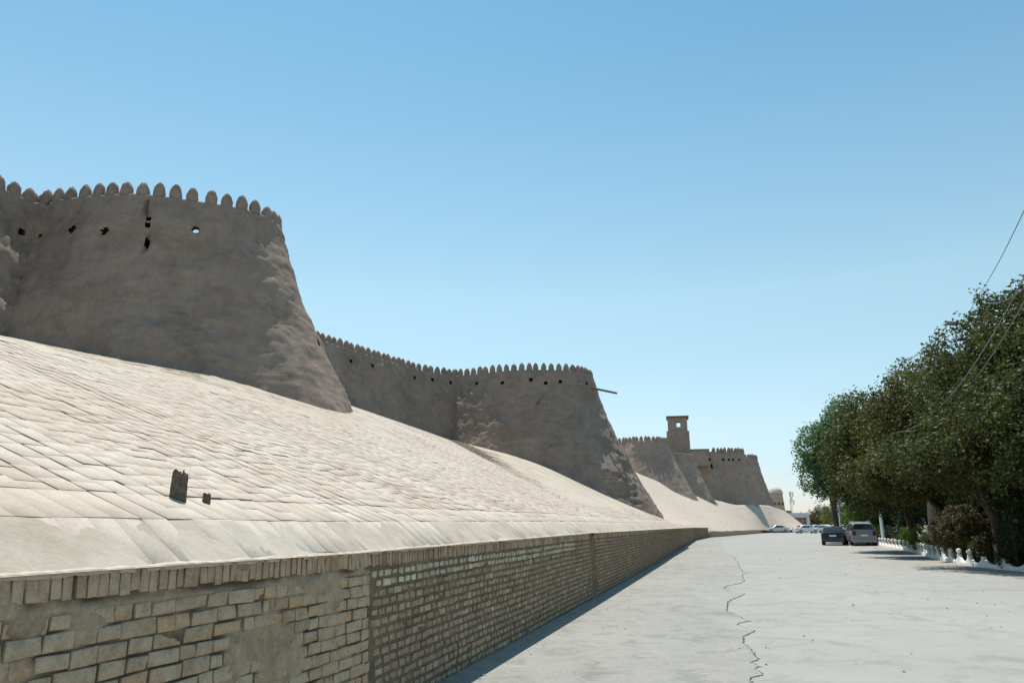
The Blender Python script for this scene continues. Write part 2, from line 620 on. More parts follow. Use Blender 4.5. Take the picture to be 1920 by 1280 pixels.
FD = np.array([27.5 - 16.4, 58 - 26.5])
FD = FD / np.linalg.norm(FD)          # general direction of the low white fence
FY = [-10, 10, 22, 26.5, 29, 35.3, 45.2, 53.1, 56.9, 100]
FX = [19.6, 18.9, 18.0, 17.5, 17.45, 19.4, 23.4, 25.9, 27.1, 42.2]


def Fx(y):
    return float(np.mean([np.interp(y + e, FY, FX) for e in (-2, -1, 0, 1, 2)]))


def Fdir(d):
    y = 24 + 0.943 * d
    v = np.array([Fx(y + 0.3) - Fx(y - 0.3), 0.6])
    return v / np.linalg.norm(v)


def Fp(d, w=0.0, z=0.0):
    y = 24 + 0.943 * d
    v = Fdir(d)
    return np.array([Fx(y) + v[1] * w, y - v[0] * w, z])


base_line = [P(-40, 0), P(-10, 0), P(9, 0), P(25, 0.05), P(46.4, 0.3), P(71, 0.6), P(90.5, -0.36), onZ(1347, 1006), onZ(1410, 1000.5), onZ(1435, 998), onZ(1470, 997.2)]
# road slab (smooth newer asphalt) : one sheet from the wall to the garden
road_r = [Fp(-45, -1.2), Fp(-8, -1.0), Fp(6, -0.9), Fp(15, -1.1), Fp(22, -1.3), Fp(30, -1.1), Fp(40, -0.9), Fp(80, -1.0), np.array([80, 150, 0.]), np.array([120, 175, 0.])]
rv, rf = [], []
lft = [P(-40, 0.5), P(-10, 0.5), P(9, 0.5), P(25, 0.5), P(46.4, 0.6), P(71, 0.9), P(92, 0.5), np.array([40., 131, 0]), np.array([49, 152, 0.]), np.array([56, 176, 0.])]
for a, b in zip(lft, road_r):
    for k in range(9):
        q = a + (b - a) * k / 8
        rv.append((q[0], q[1], 0.0))
for i in range(len(lft) - 1):
    for k in range(8):
        rf.append((i * 9 + k, i * 9 + k + 1, (i + 1) * 9 + k + 1, (i + 1) * 9 + k))
link("road", mesh(rv, rf, M['asphalt']), kind='structure')

# the older, rougher layer along the wall, 2 cm proud, with a broken right edge
edge_px = [(690, 60), (720, 150), (800, 200), (840, 250), (850, 290), (880, 330), (920, 335), (868, 350), (890, 400), (860, 425), (730, 450), (720, 470), (760, 490), (895, 515), (830, 550), (770, 565), (740, 600), (745, 665), (830, 700), (935, 750), (840, 765), (830, 785), (900, 810), (985, 830), (935, 855), (880, 880), (880, 940), (940, 990), (975, 1050), (1005, 1080), (930, 1105), (1020, 1140), (985, 1160), (1025, 1190), (1045, 1215), (940, 1235), (945, 1280)]
edge = [onZ(1200 + x / 4.57, 1000 + y / 4.57) for x, y in edge_px]
edge = [np.array([40.5, 128, 0.]), np.array([27., 92, 0.])] + edge
last = edge[-1]
for k in range(1, 40):
    edge.append(last + np.array([-0.02 * k * 0.35 + 0.10 * math.sin(k * 2.1) + 0.05 * math.sin(k * 5.3), -0.22 * k, 0]))
dense = []
for a, b in zip(edge[:-1], edge[1:]):
    L = np.linalg.norm(b - a)
    n = max(1, min(40, int(L / 0.05)))
    d = (b - a) / L
    nn = np.array([d[1], -d[0], 0])
    for k in range(n):
        q = a + (b - a) * k / n
        j = fbm(np.array([[q[0] * 5, q[1] * 5, 1.0]]), 3, 5)[0] * min(0.035, L * 0.2)
        dense.append(q + nn * j)
dense.append(edge[-1])
ov, of = [], []
HL = 0.012
for q in dense:
    s_, t_ = to_st(q)
    w = P(min(max(s_, -10), 88), 0.45)
    for k, z in ((0.0, HL), (0.5, HL), (0.9, HL), (1.0, HL - 0.004)):
        p_ = w + (q - w) * k
        ov.append((p_[0], p_[1], z))
    ov.append((q[0] + 0.004, q[1], -0.003))
nr = len(dense)
for i in range(nr - 1):
    for k in range(4):
        of.append((i * 5 + k, (i + 1) * 5 + k, (i + 1) * 5 + k + 1, i * 5 + k + 1))
link("old_asphalt_layer", mesh(ov, of, M['asphalt_old']), kind='structure')

cv, cf = [], []
wd = 0.007 + 0.016 * vnoise(np.array([[q[0] * 6, q[1] * 6, 2.0] for q in dense]), 14)
for i, q in enumerate(dense):
    a_, b_ = dense[max(i - 1, 0)], dense[min(i + 1, len(dense) - 1)]
    d_ = (b_ - a_) / (np.linalg.norm(b_ - a_) + 1e-9)
    n_ = np.array([-d_[1], d_[0], 0])
    k_ = 1.0 + max(0.0, q[1] - 8) * 0.02
    for w_ in (0.006, -wd[i] * k_):
        p_ = q + n_ * w_
        cv.append((p_[0], p_[1], 0.0035))
    if i and q[1] < 60:
        cf.append((2 * i - 2, 2 * i - 1, 2 * i + 1, 2 * i))
link("road_crack", mesh(cv, cf, M['crumb']), kind='structure')

# dusty verge and garden soil
vv = []
vf = []
ds = np.linspace(-30, 62, 93)
for i, d in enumerate(ds):
    w = -1.35 + 0.35 * math.sin(d * 0.7) + 0.25 * math.sin(d * 1.9 + 1)
    a, b = Fp(d, w, 0.004), Fp(d, 0.25, 0.03)
    vv += [tuple(a), tuple(b)]
    if i:
        vf.append((2 * i - 2, 2 * i - 1, 2 * i + 1, 2 * i))
link("verge", mesh(vv, vf, M['earth']), kind='structure')
sv, sf_ = [], []
for i, d in enumerate(range(-30, 63, 3)):
    a = Fp(d, 0.1)
    sv += [(a[0], a[1], -0.05), (a[0], a[1], 0.06), (a[0] + 45, a[1] - 8, 0.06)]
    if i:
        sf_ += [(3 * i - 3, 3 * i, 3 * i + 1, 3 * i - 2), (3 * i - 2, 3 * i + 1, 3 * i + 2, 3 * i - 1)]
link("garden_ground", mesh(sv, sf_, M['soil']), kind='structure')

# ------------------------------------------------------------------ paved slope (glacis)
def sstep(a, b, x):
    k = np.clip((x - a) / (b - a), 0, 1)
    return k * k * (3 - 2 * k)


def wall_z(s):
    return np.interp(s, [-40, -5, -2, 9, 46, 71, 90], [1.38, 1.38, 1.365, 1.405, 1.34, 1.26, 1.18])


def slope_m(s):
    return np.interp(s, [-40, 48, 60, 75, 90], [0.385, 0.385, 0.43, 0.55, 0.7])


def base_t(s):
    return np.interp(s, [-40, 9, 25, 46.4, 71, 90.5], [0, 0, 0.05, 0.3, 0.6, -0.36])


def glacis(s, t):
    """height at s (along the wall) and t (inwards)"""
    s = np.asarray(s, float)
    t = np.asarray(t, float) - base_t(s)
    z0 = wall_z(s)
    low = np.clip(t - 0.1, 0, 0.33) * 0.80
    hi = np.clip(t - 0.43, 0, None) * slope_m(s)
    w_ = sstep(4.0, 13.0, s)
    corr = 0.125 * np.clip(t - 7.2, 0, None) * (1 - w_) + 0.19 * np.clip(t - 11.4, 0, None) * w_ * (1 - sstep(16, 30, s))
    corr = corr - 0.38 * np.exp(-((s - 18) / 5.0) ** 2) * sstep(6, 11, t)
    # the skirt that rises towards the second bastion
    sl_ = 14.5 + (t - 1) * 1.86
    B_ = 0.66 * np.exp(-((t - 9.2) / 4.4) ** 2) + 0.06 * sstep(0.3, 1.5, t)
    up_ = np.clip((s - sl_) / np.maximum(42.5 - sl_, 2.0), 0, 1)
    corr = corr - B_ * up_ * (1 - sstep(54, 62, s))
    return z0 + low + hi - corr


def far_station_rows():
    rows = []
    L = 34.0
    for (bx, crest, D, zb) in [((1347, 1006), (1262, 921), 119, 0.65), ((1372, 1003.8), (1305, 938), 123, 0.62), ((1396, 1001.6), (1345, 941), 137, 0.6), ((1416, 999.9), (1382, 948), 148, 0.55), ((1436, 998.6), (1414, 946), 157, 0.5), ((1462, 997.9), (1444, 949), 166, 0.5), ((1490, 997.6), (1472, 958), 172, 0.5), ((1518, 997.5), (1505, 983), 175, 0.3)]:
        b = onZ(*bx)
        b[2] = zb
        c_ = atD(crest[0], crest[1], D)
        rows.append((b, c_))
    return rows


ts_prof = np.concatenate([[-0.02, 0.05, 0.1, 0.2, 0.43], np.arange(0.5, 26, 0.5)])
gs = np.concatenate([np.arange(-40, -8, 2.0), np.arange(-8, 48, 0.5), np.arange(48, 90.6, 1.5)])
gv = []
for s_ in gs:
    tt = ts_prof + base_t(s_)
    zz = glacis(np.full(len(tt), s_), tt)
    for t_, z_ in zip(tt, zz):
        gv.append(P(s_, t_, z_))
nT = len(ts_prof)
nS = len(gs)
fr = far_station_rows()
# densify the far stations
fr2 = []
for (b0, c0), (b1, c1) in zip(fr[:-1], fr[1:]):
    for k in range(6):
        f_ = k / 6
        fr2.append((b0 + (b1 - b0) * f_, c0 + (c1 - c0) * f_))
fr2.append(fr[-1])
kms = np.interp(np.arange(len(fr2)) / 6.0, [0, 1, 2, 3, 7], [1.25, 1.25, 1.1, 1.04, 1.02])
for (b, c_), km in zip(fr2, kms):
    d = c_ - b
    for j in range(nT):
        k = max(0.0, ts_prof[j]) / 9.0
        q = b + d * min(k, km)
        if k > km:
            q = q + np.array([d[0], d[1], 0]) / np.linalg.norm(d[:2]) * (k - km) * 9 + np.array([0, 0, -0.02])
        gv.append(q)
nS2 = nS + len(fr2)
gv = np.array(gv)
# small relief, kept under the bricks in the near part
fi = []
for i in range(nS2 - 1):
    for j in range(nT - 1):
        fi.append((i * nT + j, (i + 1) * nT + j, (i + 1) * nT + j + 1, i * nT + j + 1))
gv_low = gv.copy()
near_mask = np.zeros(len(gv), bool)
near_mask[:nS * nT] = np.repeat(gs, nT) < 47
jt = np.tile(ts_prof, nS2)
gv_low[:, 2] -= np.where(near_mask & (jt > 0.08), 0.04, 0.0)
gv_low[:, 2] += np.where(near_mask, 0, 1) * fbm(gv * 0.35, 3, 3) * 0.10
slope = link("brick_slope", mesh(gv_low, np.array(fi), M['far_slope'], smooth=False), kind='structure', label="pale sunlit brick slope rising from the road wall to the fortress")

# mortar bed between the slope bricks : fine sheet whose level wanders
def mortar_patch(s0, s1, t0, t1, ds_, dt_, seed):
    S = np.arange(s0, s1 + 1e-6, ds_)
    T = np.arange(t0, t1 + 1e-6, dt_)
    SS, TT = np.meshgrid(S, T, indexing='ij')
    ss, tt = SS.ravel(), TT.ravel()
    z = glacis(ss, tt)
    p3 = np.stack([ss * 2.2, tt * 2.2, np.zeros_like(ss)], 1)
    lowb = 1 - sstep(0.62, 0.95, tt - base_t(ss))
    lev = -0.021 + 0.021 * fbm(p3, 4, seed, 0.6) * (1 - 0.6 * lowb) + 0.0135 * lowb + 0.004 * (1 - sstep(0.38, 0.46, tt - base_t(ss)))
    lev += 0.027 * sstep(4.5, 9.0, tt) * (1 - sstep(14, 26, ss))
    lev += 0.030 * sstep(-1.0, 3.0, ss - (15.5 + (tt - 1) * 1.86)) * sstep(0.9, 3.0, tt)
    q = np.stack([W0[0] + ss * U[0] + tt * N[0], W0[1] + ss * U[1] + tt * N[1], z + lev], 1)
    a, b = len(S), len(T)
    idx = np.arange(a * b).reshape(a, b)
    f_ = np.stack([idx[:-1, :-1].ravel(), idx[1:, :-1].ravel(), idx[1:, 1:].ravel(), idx[:-1, 1:].ravel()], 1)
    return q, f_, 1 - sstep(-0.013, -0.004, lev)  # last value: darkening by mortar depth, dirt with painted shade


q1, f1, v1_ = mortar_patch(-9, 4, 0.1, 7.0, 0.045, 0.045, 21)
q2, f2, v2_ = mortar_patch(4, 48, 0.1, 20, 0.14, 0.14, 21)
q3, f3, v3_ = mortar_patch(-9, 4, 7.0, 20, 0.14, 0.14, 21)
mv = np.concatenate([q1, q2, q3])
mf = np.concatenate([f1, f2 + len(q1), f3 + len(q1) + len(q2)])
mo = link("mortar_bed", mesh(mv, mf, M['slope_mortar'], smooth=True, var=np.concatenate([v1_, v2_, v3_])), slope)

# bricks laid on the slope
def brick_blocks(C0, A, B_, Nn, a, b, h, jit, tilt, inset, rng, proud=0.0):
    """C0 (n,3) centres, A/B_/Nn unit axes (n,3), half sizes a,b (n), thickness h; 12 verts each"""
    n = len(C0)
    sg = np.array([(-1, -1), (1, -1), (1, 1), (-1, 1)], float)
    cj = rng.normal(0, jit, (n, 4, 2))
    tz = rng.normal(0, tilt, (n, 4)) * 0.5
    ta = rng.normal(0, tilt, (n, 1)) * sg[None, :, 0] + rng.normal(0, tilt, (n, 1)) * sg[None, :, 1]
    V = np.zeros((n, 12, 3))
    for ring, (dz, ins) in enumerate(((-h, 0.0), (-inset, 0.0), (0.0, inset))):
        aa = (a[:, None] - ins) * sg[None, :, 0] + cj[:, :, 0]
        bb = (b[:, None] - ins) * sg[None, :, 1] + cj[:, :, 1]
        zz = dz + (tz + ta) * (1.0 if ring else 0.0) + proud
        V[:, ring * 4:(ring + 1) * 4] = C0[:, None] + aa[..., None] * A[:, None] + bb[..., None] * B_[:, None] + (zz[..., None]) * Nn[:, None]
    return V


BF = np.array([(8, 9, 10, 11)] + [(r * 4 + k, r * 4 + (k + 1) % 4, (r + 1) * 4 + (k + 1) % 4, (r + 1) * 4 + k) for r in (0, 1) for k in range(4)])


def emit_blocks(V, name, mat, parent, nsingle, rng, var, min_px=0, flip=False):
    """largest in the picture become separate parts, the rest one stuff part"""
    px = proj(V[:, 8:12])
    area = 0.5 * np.abs(sum(px[:, k, 0] * px[:, (k + 1) % 4, 1] - px[:, (k + 1) % 4, 0] * px[:, k, 1] for k in range(4)))
    cen = px.mean(1)
    vis = (cen[:, 0] > -10) & (cen[:, 0] < 1930) & (cen[:, 1] > -10) & (cen[:, 1] < 1290)
    area = np.where(vis, area, 0)
    order = np.argsort(-area)
    single = order[:nsingle]
    rest = order[nsingle:]
    F_ = BF[:, ::-1] if flip else BF
    for i in single:
        c_ = V[i].mean(0)
        me = mesh(V[i] - c_, F_, mat, False, np.full(12, var[i]), DIRT_SHADE)
        o = link(name, me, parent)
        pl = np.zeros(3)
        q = parent
        while q is not None:
            pl += np.array(q.location)
            q = q.parent
        o.location = tuple(c_ - pl)
    if len(rest):
        VV = V[rest].reshape(-1, 3)
        FF = (F_[None] + (np.arange(len(rest)) * 12)[:, None, None]).reshape(-1, 4)
        part(name, VV, FF, mat, parent, False, np.repeat(var[rest], 12), kind='stuff', dirt_shade=np.tile(DIRT_SHADE, len(rest)))


Ss, Ts, As, Bs, ri = [], [], [], [], []
s_ = -9.0
while s_ < 46.5:
    w = random.gauss(0.218, 0.013)
    sc = s_ + w / 2
    dz_col = random.gauss(0, 0.0012)
    ed = [0.115, 0.43, 0.86 + random.gauss(0, 0.008)]
    if random.random() < 0.4:
        ed.insert(2, 0.64 + random.gauss(0, 0.02))
    x = ed[-1] + random.uniform(0.10, 0.27)
    while x < 19.3:
        ed.append(x)
        x += random.gauss(0.225, 0.016) if random.random() < 0.88 else random.uniform(0.32, 0.46)
    ga = random.uniform(0.0014, 0.0045) if random.random() < 0.78 else random.uniform(0.005, 0.0095)
    for q, (ta, tb) in enumerate(zip(ed[:-1], ed[1:])):
        Ss.append(sc + random.gauss(0, 0.003))
        Ts.append((ta + tb) / 2)
        As.append(w / 2 - min(0.011, max(0.001, random.gauss(ga, 0.002))))
        Bs.append((tb - ta) / 2 - (random.uniform(0.0006, 0.003) if random.random() < 0.72 else random.uniform(0.004, 0.009)))
        ri.append(0 if tb < 0.9 else 5)
    s_ += w
Ss, Ts, As, Bs, ri = map(np.array, (Ss, Ts, As, Bs, ri))
# gentle wander of courses and columns
p3 = np.stack([Ss * 0.6, Ts * 0.6, np.zeros_like(Ss)], 1)
Ts_w = Ts + fbm(p3, 3, 41) * 0.07 * np.clip((Ts - 0.5) / 1.0, 0, 1) + base_t(Ss)
Ss_w = Ss + fbm(p3 + 9, 3, 42) * 0.09
Z = glacis(Ss_w, Ts_w)
eps = 0.02
dzdt = (glacis(Ss_w, Ts_w + eps) - glacis(Ss_w, Ts_w - eps)) / (2 * eps)
nb = len(Ss)
A_ = np.tile(np.array([U[0], U[1], 0]), (nb, 1))
B_ = np.stack([np.full(nb, N[0]), np.full(nb, N[1]), dzdt], 1)
bl = np.linalg.norm(B_, axis=1)
B_ /= bl[:, None]
Nn = np.cross(A_, B_)
Nn *= np.sign(Nn[:, 2])[:, None]
C0 = np.stack([W0[0] + Ss_w * U[0] + Ts_w * N[0], W0[1] + Ss_w * U[1] + Ts_w * N[1], Z], 1)
rot = RNG.normal(0, 0.012, nb)
A2 = A_ * np.cos(rot)[:, None] + B_ * np.sin(rot)[:, None]
B2 = -A_ * np.sin(rot)[:, None] + B_ * np.cos(rot)[:, None]
Vb = brick_blocks(C0, A2, B2, Nn, As, Bs * bl, 0.05, 0.0036, 0.0006, 0.0016, RNG)
# the tile tops of the lowest mortared courses sit lower
Vb[:, :, 2] -= np.where(ri < 2, 0.004, 0.0)[:, None]
# uneven settlement
Vb[:, :, 2] += (fbm(np.stack([Ss * 3, Ts * 3, Ss * 0], 1), 2, 77) * 0.004 + RNG.normal(0, 0.0017, nb) * np.where(ri < 2, 0.3, 1.0) * (1 - 0.85 * sstep(4, 8.5, Ts) * (1 - sstep(14, 26, Ss))))[:, None]
keep = ~((RNG.random(nb) < 0.003) & (Ts > 4.0))
emit_blocks(Vb[keep], "brick", M['slope_brick'], slope, 300, RNG, np.clip(RNG.normal(0.5, 0.12, nb) + 0.25 * (RNG.random(nb) < 0.015), 0, 1)[keep])

# mortar lip along the top of the road wall
S = np.concatenate([np.arange(-9, 9.2, 0.025), np.arange(9.2, 90, 0.08)])
lv, lf = [], []
p1 = np.stack([S * 3.0, S * 0, S * 0], 1)
e_ = fbm(p1, 4, 8) * 0.018 + fbm(p1 * 7, 3, 9) * 0.024
e2_ = 0.012 * vnoise(p1 * 6 + 4, 12)
for i, s_ in enumerate(S):
    z = float(wall_z(s_))
    bt = float(base_t(s_))
    for t_, dz in ((0.02 - e_[i], -0.016 - e2_[i]), (0.012 - e_[i] * 1.4, 0.001), (0.03, 0.006 + e_[i] * 0.3), (0.085 + e_[i], 0.008 + e_[i] * 0.35), (0.105 + e_[i], -0.012)):
        lv.append(P(s_, bt + t_, z + dz))
for i in range(len(S) - 1):
    if 9.27 < S[i] < 9.82:
        continue
    for k in range(4):
        lf.append((i * 5 + k, (i + 1) * 5 + k, (i + 1) * 5 + k + 1, i * 5 + k + 1))
part("edge_mortar", np.array(lv), np.array(lf), M['slope_mortar'], slope)

# ------------------------------------------------------------------ road wall (three lengths)
BATTER = 0.035


def wall_pt(s_, off, z):
    """off: outwards (towards the road) from the wall face"""
    return P(s_, float(base_t(s_)) + BATTER * (z - 0.0) - 0.02 - off, z)


def wall_block_set(items, depth, rng, jit=0.0018, tilt=0.0014, inset=0.004):
    n = len(items)
    it = np.array(items)
    s_, z_, a, b, pr = it.T
    bt = base_t(s_)
    tt = bt + BATTER * z_ - 0.02 - pr
    C = np.stack([W0[0] + s_ * U[0] + tt * N[0], W0[1] + s_ * U[1] + tt * N[1], z_], 1)
    A = np.tile(np.array([U[0], U[1], 0]), (n, 1))
    Bv = np.array([N[0] * BATTER, N[1] * BATTER, 1.0])
    Bv /= np.linalg.norm(Bv)
    Bv = np.tile(Bv, (n, 1))
    Nv = np.cross(A, Bv)
    if Nv[0, 0] * N[0] + Nv[0, 1] * N[1] > 0:
        Nv = -Nv
    return brick_blocks(C, A, Bv, Nv, a, b, depth, jit, tilt, inset, rng)


def road_wall(name, label, s0, s1, style, nsing, core_ds, seed):
    rng = np.random.default_rng(seed)
    base = P((s0 + s1) / 2, 0.0)
    w = thing(name, label, "wall", base, 0, group="lengths of the low brick wall along the road")
    Sg = np.arange(s0, s1 + 1e-6, core_ds)
    if Sg[-1] < s1:
        Sg = np.append(Sg, s1)
    Zg = np.linspace(-0.05, 1.0, max(3, int(1.4 / core_ds)))
    SS, ZZ = np.meshgrid(Sg, Zg, indexing='ij')
    ss, zf = SS.ravel(), ZZ.ravel()
    zt = wall_z(ss) - 0.015
    z = np.where(zf > 0, zf * zt, zf)
    p = np.stack([ss * 2.6, z * 4.5, np.zeros_like(ss)], 1)
    lev = (-0.015 if style == 'old' else -0.009) + (0.020 if style == 'old' else 0.010) * fbm(p, 5, seed, 0.6)
    if style == 'old':
        lev += 0.001 + 0.020 * sstep(0.10, 0.48, fbm(np.stack([ss * 1.7, z * 2.7, ss * 0], 1), 3, seed + 5))
        lev += 0.012 * np.exp(-((z - (zt - 0.150)) / 0.022) ** 2)
    tt = base_t(ss) + BATTER * z - 0.02 - lev
    V = np.stack([W0[0] + ss * U[0] + tt * N[0], W0[1] + ss * U[1] + tt * N[1], z], 1)
    a, b = len(Sg), len(Zg)
    idx = np.arange(a * b).reshape(a, b)
    F_ = np.stack([idx[:-1, :-1].ravel(), idx[1:, :-1].ravel(), idx[1:, 1:].ravel(), idx[:-1, 1:].ravel()], 1)
    part("mortar", V, F_, M['wall_mortar' if style == 'old' else 'dark_wall_mortar'], w, True, (1 - sstep(-0.013, -0.001, lev)) * (1.0 if style == 'old' else 0.35))  # lower mortar takes the darker tone, painted joint shade with dirt
    # end returns and back
    mb = MB()
    for se in (s0, s1):
        zt_ = float(wall_z(se)) - 0.02
        mb.add([wall_pt(se, -0.005, -0.05), wall_pt(se, -0.6, -0.05), wall_pt(se, -0.6, zt_), wall_pt(se, -0.005, zt_)], [(0, 1, 2, 3)])
    for k in range(len(Sg) - 1):
        if k % 8 == 0:
            sa, sb = Sg[k], Sg[min(k + 8, len(Sg) - 1)]
            mb.add([wall_pt(sa, -0.04, float(wall_z(sa)) - 0.03), wall_pt(sb, -0.04, float(wall_z(sb)) - 0.03), wall_pt(sb, -0.6, float(wall_z(sb)) - 0.03), wall_pt(sa, -0.6, float(wall_z(sa)) - 0.03)], [(0, 1, 2, 3)])
    pmb("core", mb, M['wall_mortar'], w)
    # courses
    items, var = [], []
    if style == 'old':
        cp, bh = 0.0885, 0.079
    else:
        cp, bh = 0.0815, 0.056
    top0 = 0.135 + (0.045 if style == 'old' else 0.012)
    ztop_m = float(wall_z((s0 + s1) / 2))
    nc = int((ztop_m - top0) / cp) + 1
    for c_ in range(nc):
        s_ = s0 + rng.uniform(0.0, 0.12)
        hd = rng.random() < 0.3
        while s_ < s1 - 0.06:
            if style == 'old':
                L = rng.choice([0.135, 0.19, 0.26], p=[0.3, 0.4, 0.3]) + rng.normal(0, 0.008)
            else:
                L = (0.15 if rng.random() < 0.85 else 0.20) + rng.normal(0, 0.012)
            L = min(L, s1 - s_)
            zt_ = float(wall_z(s_))
            z_ = zt_ - top0 - cp * (c_ + 0.5)
            z_ += 0.005 * math.sin(s_ * 1.3) + 0.0015 * math.sin(s_ * 4 + c_ * 2)
            if z_ < 0.02:
                break
            if L > 0.07:
                pr = rng.normal(0.0, 0.0035)
                hh = bh / 2 + rng.normal(0, 0.002)
                items.append((s_ + L / 2, z_, L / 2 - (rng.uniform(0.0015, 0.007) if style == 'old' else rng.uniform(0.010, 0.019)), hh, pr))
                v = float(np.clip(rng.normal(0.45, 0.2), 0, 0.88))
                if style == 'old':
                    if rng.random() < 0.05 or (c_ < 3 and rng.random() < 0.22):
                        v = rng.uniform(0.9, 1.0)
                else:
                    v = float(np.clip(rng.normal(0.38, 0.18), 0, 1))
                    if c_ in (0, 1) and s_ < 7.5:
                        v = float(rng.uniform(0.72, 1.0))
                var.append(v)
            s_ += L
    V = wall_block_set(items, 0.05, rng, jit=0.0036 if style == 'old' else 0.0036, tilt=0.002, inset=0.006)
    emit_blocks(V, "brick", M['brick_old'] if style == 'old' else M['brick_new'], w, nsing, rng, np.array(var))
    # soldier course along the top
    items, var = [], []
    s_ = s0 + 0.01
    while s_ < s1 - 0.05:
        L = rng.normal(0.070, 0.004)
        zt_ = float(wall_z(s_)) - 0.004
        hh = 0.062 + rng.normal(0, 0.003)
        items.append((s_ + L / 2, zt_ - hh, L / 2 - (rng.uniform(0.001, 0.005) if style == 'old' else rng.uniform(0.004, 0.010)), hh, rng.normal(0.003, 0.003)))
        var.append(float(np.clip(rng.normal(0.5 if style != 'old' else 0.38, 0.2), 0, 0.9)))
        s_ += L
    V = wall_block_set(items, 0.06, rng, jit=0.002, tilt=0.0018)
    emit_blocks(V, "upright_brick", M['brick_old'] if style == 'old' else M['brick_new'], w, min(nsing, 300), rng, np.array(var))
    return w


road_wall("road_wall", "near length of the brick road wall, rough mortar-smeared bricks with a few orange ones", -9.0, -1.66, 'old', 300, 0.03, 101)
road_wall("road_wall", "middle length of the brick road wall, small pale bricks, ending at the dark vertical slot", -1.655, 9.27, 'new', 300, 0.035, 102)
road_wall("road_wall", "far length of the brick road wall running from the dark slot to the corner", 9.82, 90.3, 'new', 60, 0.16, 103)
# back of the slot
mb = MB()
mb.add([P(9.2, 0.26, -0.02), P(9.95, 0.26, -0.02), P(9.95, 0.26, 1.38), P(9.2, 0.26, 1.38)], [(0, 1, 2, 3)])
mb.add([P(9.2, 0.26, 1.36), P(9.95, 0.26, 1.36), P(9.95, 0.0, 1.36), P(9.2, 0.0, 1.36)], [(0, 1, 2, 3)])
o = link("slot_backing", mesh(np.array(mb.v), mb.f, M['wall_mortar']), slope)

# low wall beyond the corner
lw = thing("low_wall", "knee-high brown brick wall curving below the far slope", "wall", onZ(1372, 1004))
pts = [P(90.3, -0.36), onZ(1331, 1006.8), onZ(1347, 1006), onZ(1372, 1003.8), onZ(1400, 1001.3), onZ(1420, 999.6), onZ(1435, 998), onZ(1458, 997.4), onZ(1490, 997.1), onZ(1516, 997.0)]
hs = [0.75, 0.72, 0.7, 0.66, 0.64, 0.62, 0.56, 0.55, 0.55, 0.35]
mb = MB()
for i in range(len(pts) - 1):
    a, b = pts[i], pts[i + 1]
    d = (b - a)[:2]
    d = d / np.linalg.norm(d)
    o2 = np.array([-d[1], d[0], 0]) * 0.9
    e1 = np.array([d[1], -d[0], 0]) * 0.06
    n = 5
    for k in range(n):
        p0 = a + (b - a) * k / n + e1 * (0.8 + 0.4 * random.random())
        p1_ = a + (b - a) * (k + 1) / n + e1 * (0.8 + 0.4 * random.random())
        h0 = hs[i] + (hs[i + 1] - hs[i]) * k / n + random.uniform(-0.03, 0.03)
        h1 = hs[i] + (hs[i + 1] - hs[i]) * (k + 1) / n
        mb.add([p0, p1_, p1_ + (0, 0, h1), p0 + (0, 0, h0), p0 + o2 + (0, 0, h0), p1_ + o2 + (0, 0, h1)], [(0, 1, 2, 3), (3, 2, 5, 4)])
pmb("wall_face", mb, M['wall_mortar'], lw)

# ------------------------------------------------------------------ fortress
def resample(pts, ds_):
    pts = [np.array(p, float) for p in pts]
    out = []
    n = len(pts)
    for i in range(n - 1):
        p0 = pts[max(i - 1, 0)]
        p1_, p2 = pts[i], pts[i + 1]
        p3_ = pts[min(i + 2, n - 1)]
        for k in range(20):
            t_ = k / 20
            out.append(0.5 * ((2 * p1_) + (-p0 + p2) * t_ + (2 * p0 - 5 * p1_ + 4 * p2 - p3_) * t_ ** 2 + (-p0 + 3 * p1_ - 3 * p2 + p3_) * t_ ** 3))
    out.append(pts[-1])
    out = np.array(out)
    seg = np.linalg.norm(np.diff(out, axis=0), axis=1)
    L = np.concatenate([[0], np.cumsum(seg)])
    m = max(4, int(L[-1] / ds_))
    q = np.linspace(0, L[-1], m + 1)
    r = np.stack([np.interp(q, L, out[:, k]) for k in range(2)], 1)
    return r, q, L[-1]


PH = [0, 1.4, 3.2, 4.9, 7.1, 9.1, 10.7, 14]
PO = [0, 0.40, 1.08, 1.83, 2.88, 3.95, 4.85, 6.9]


def merlon_mesh(seed, w=0.38, th_=0.30, h=0.56):
    rng = np.random.default_rng(seed)
    prof = [(1.04, -0.12), (1.05, 0.0), (1.05, 0.16), (1.0, 0.27), (0.89, 0.36), (0.70, 0.45), (0.42, 0.53), (0.06, 0.585)]
    n = 12
    vs_, fs = [], []
    for r, z in prof:
        z = z * h / 0.575 if z > 0 else z
        for k in range(n):
            a = 2 * math.pi * k / n
            ca, sa = math.cos(a), math.sin(a)
            e = 0.55
            x = math.copysign(abs(ca) ** e, ca) * r * w / 2
            y = math.copysign(abs(sa) ** e, sa) * (r ** 0.75) * th_ / 2
            j = rng.normal(0, 0.010, 3)
            vs_.append((x + j[0], y + j[1], z + j[2]))
    for i in range(len(prof) - 1):
        for k in range(n):
            k2 = (k + 1) % n
            fs.append((i * n + k, i * n + k2, (i + 1) * n + k2, (i + 1) * n + k))
    fs.append(tuple(range((len(prof) - 1) * n, len(prof) * n)))
    return mesh(vs_, fs, M['clay'], True)


MER = [merlon_mesh(k) for k in range(7)]


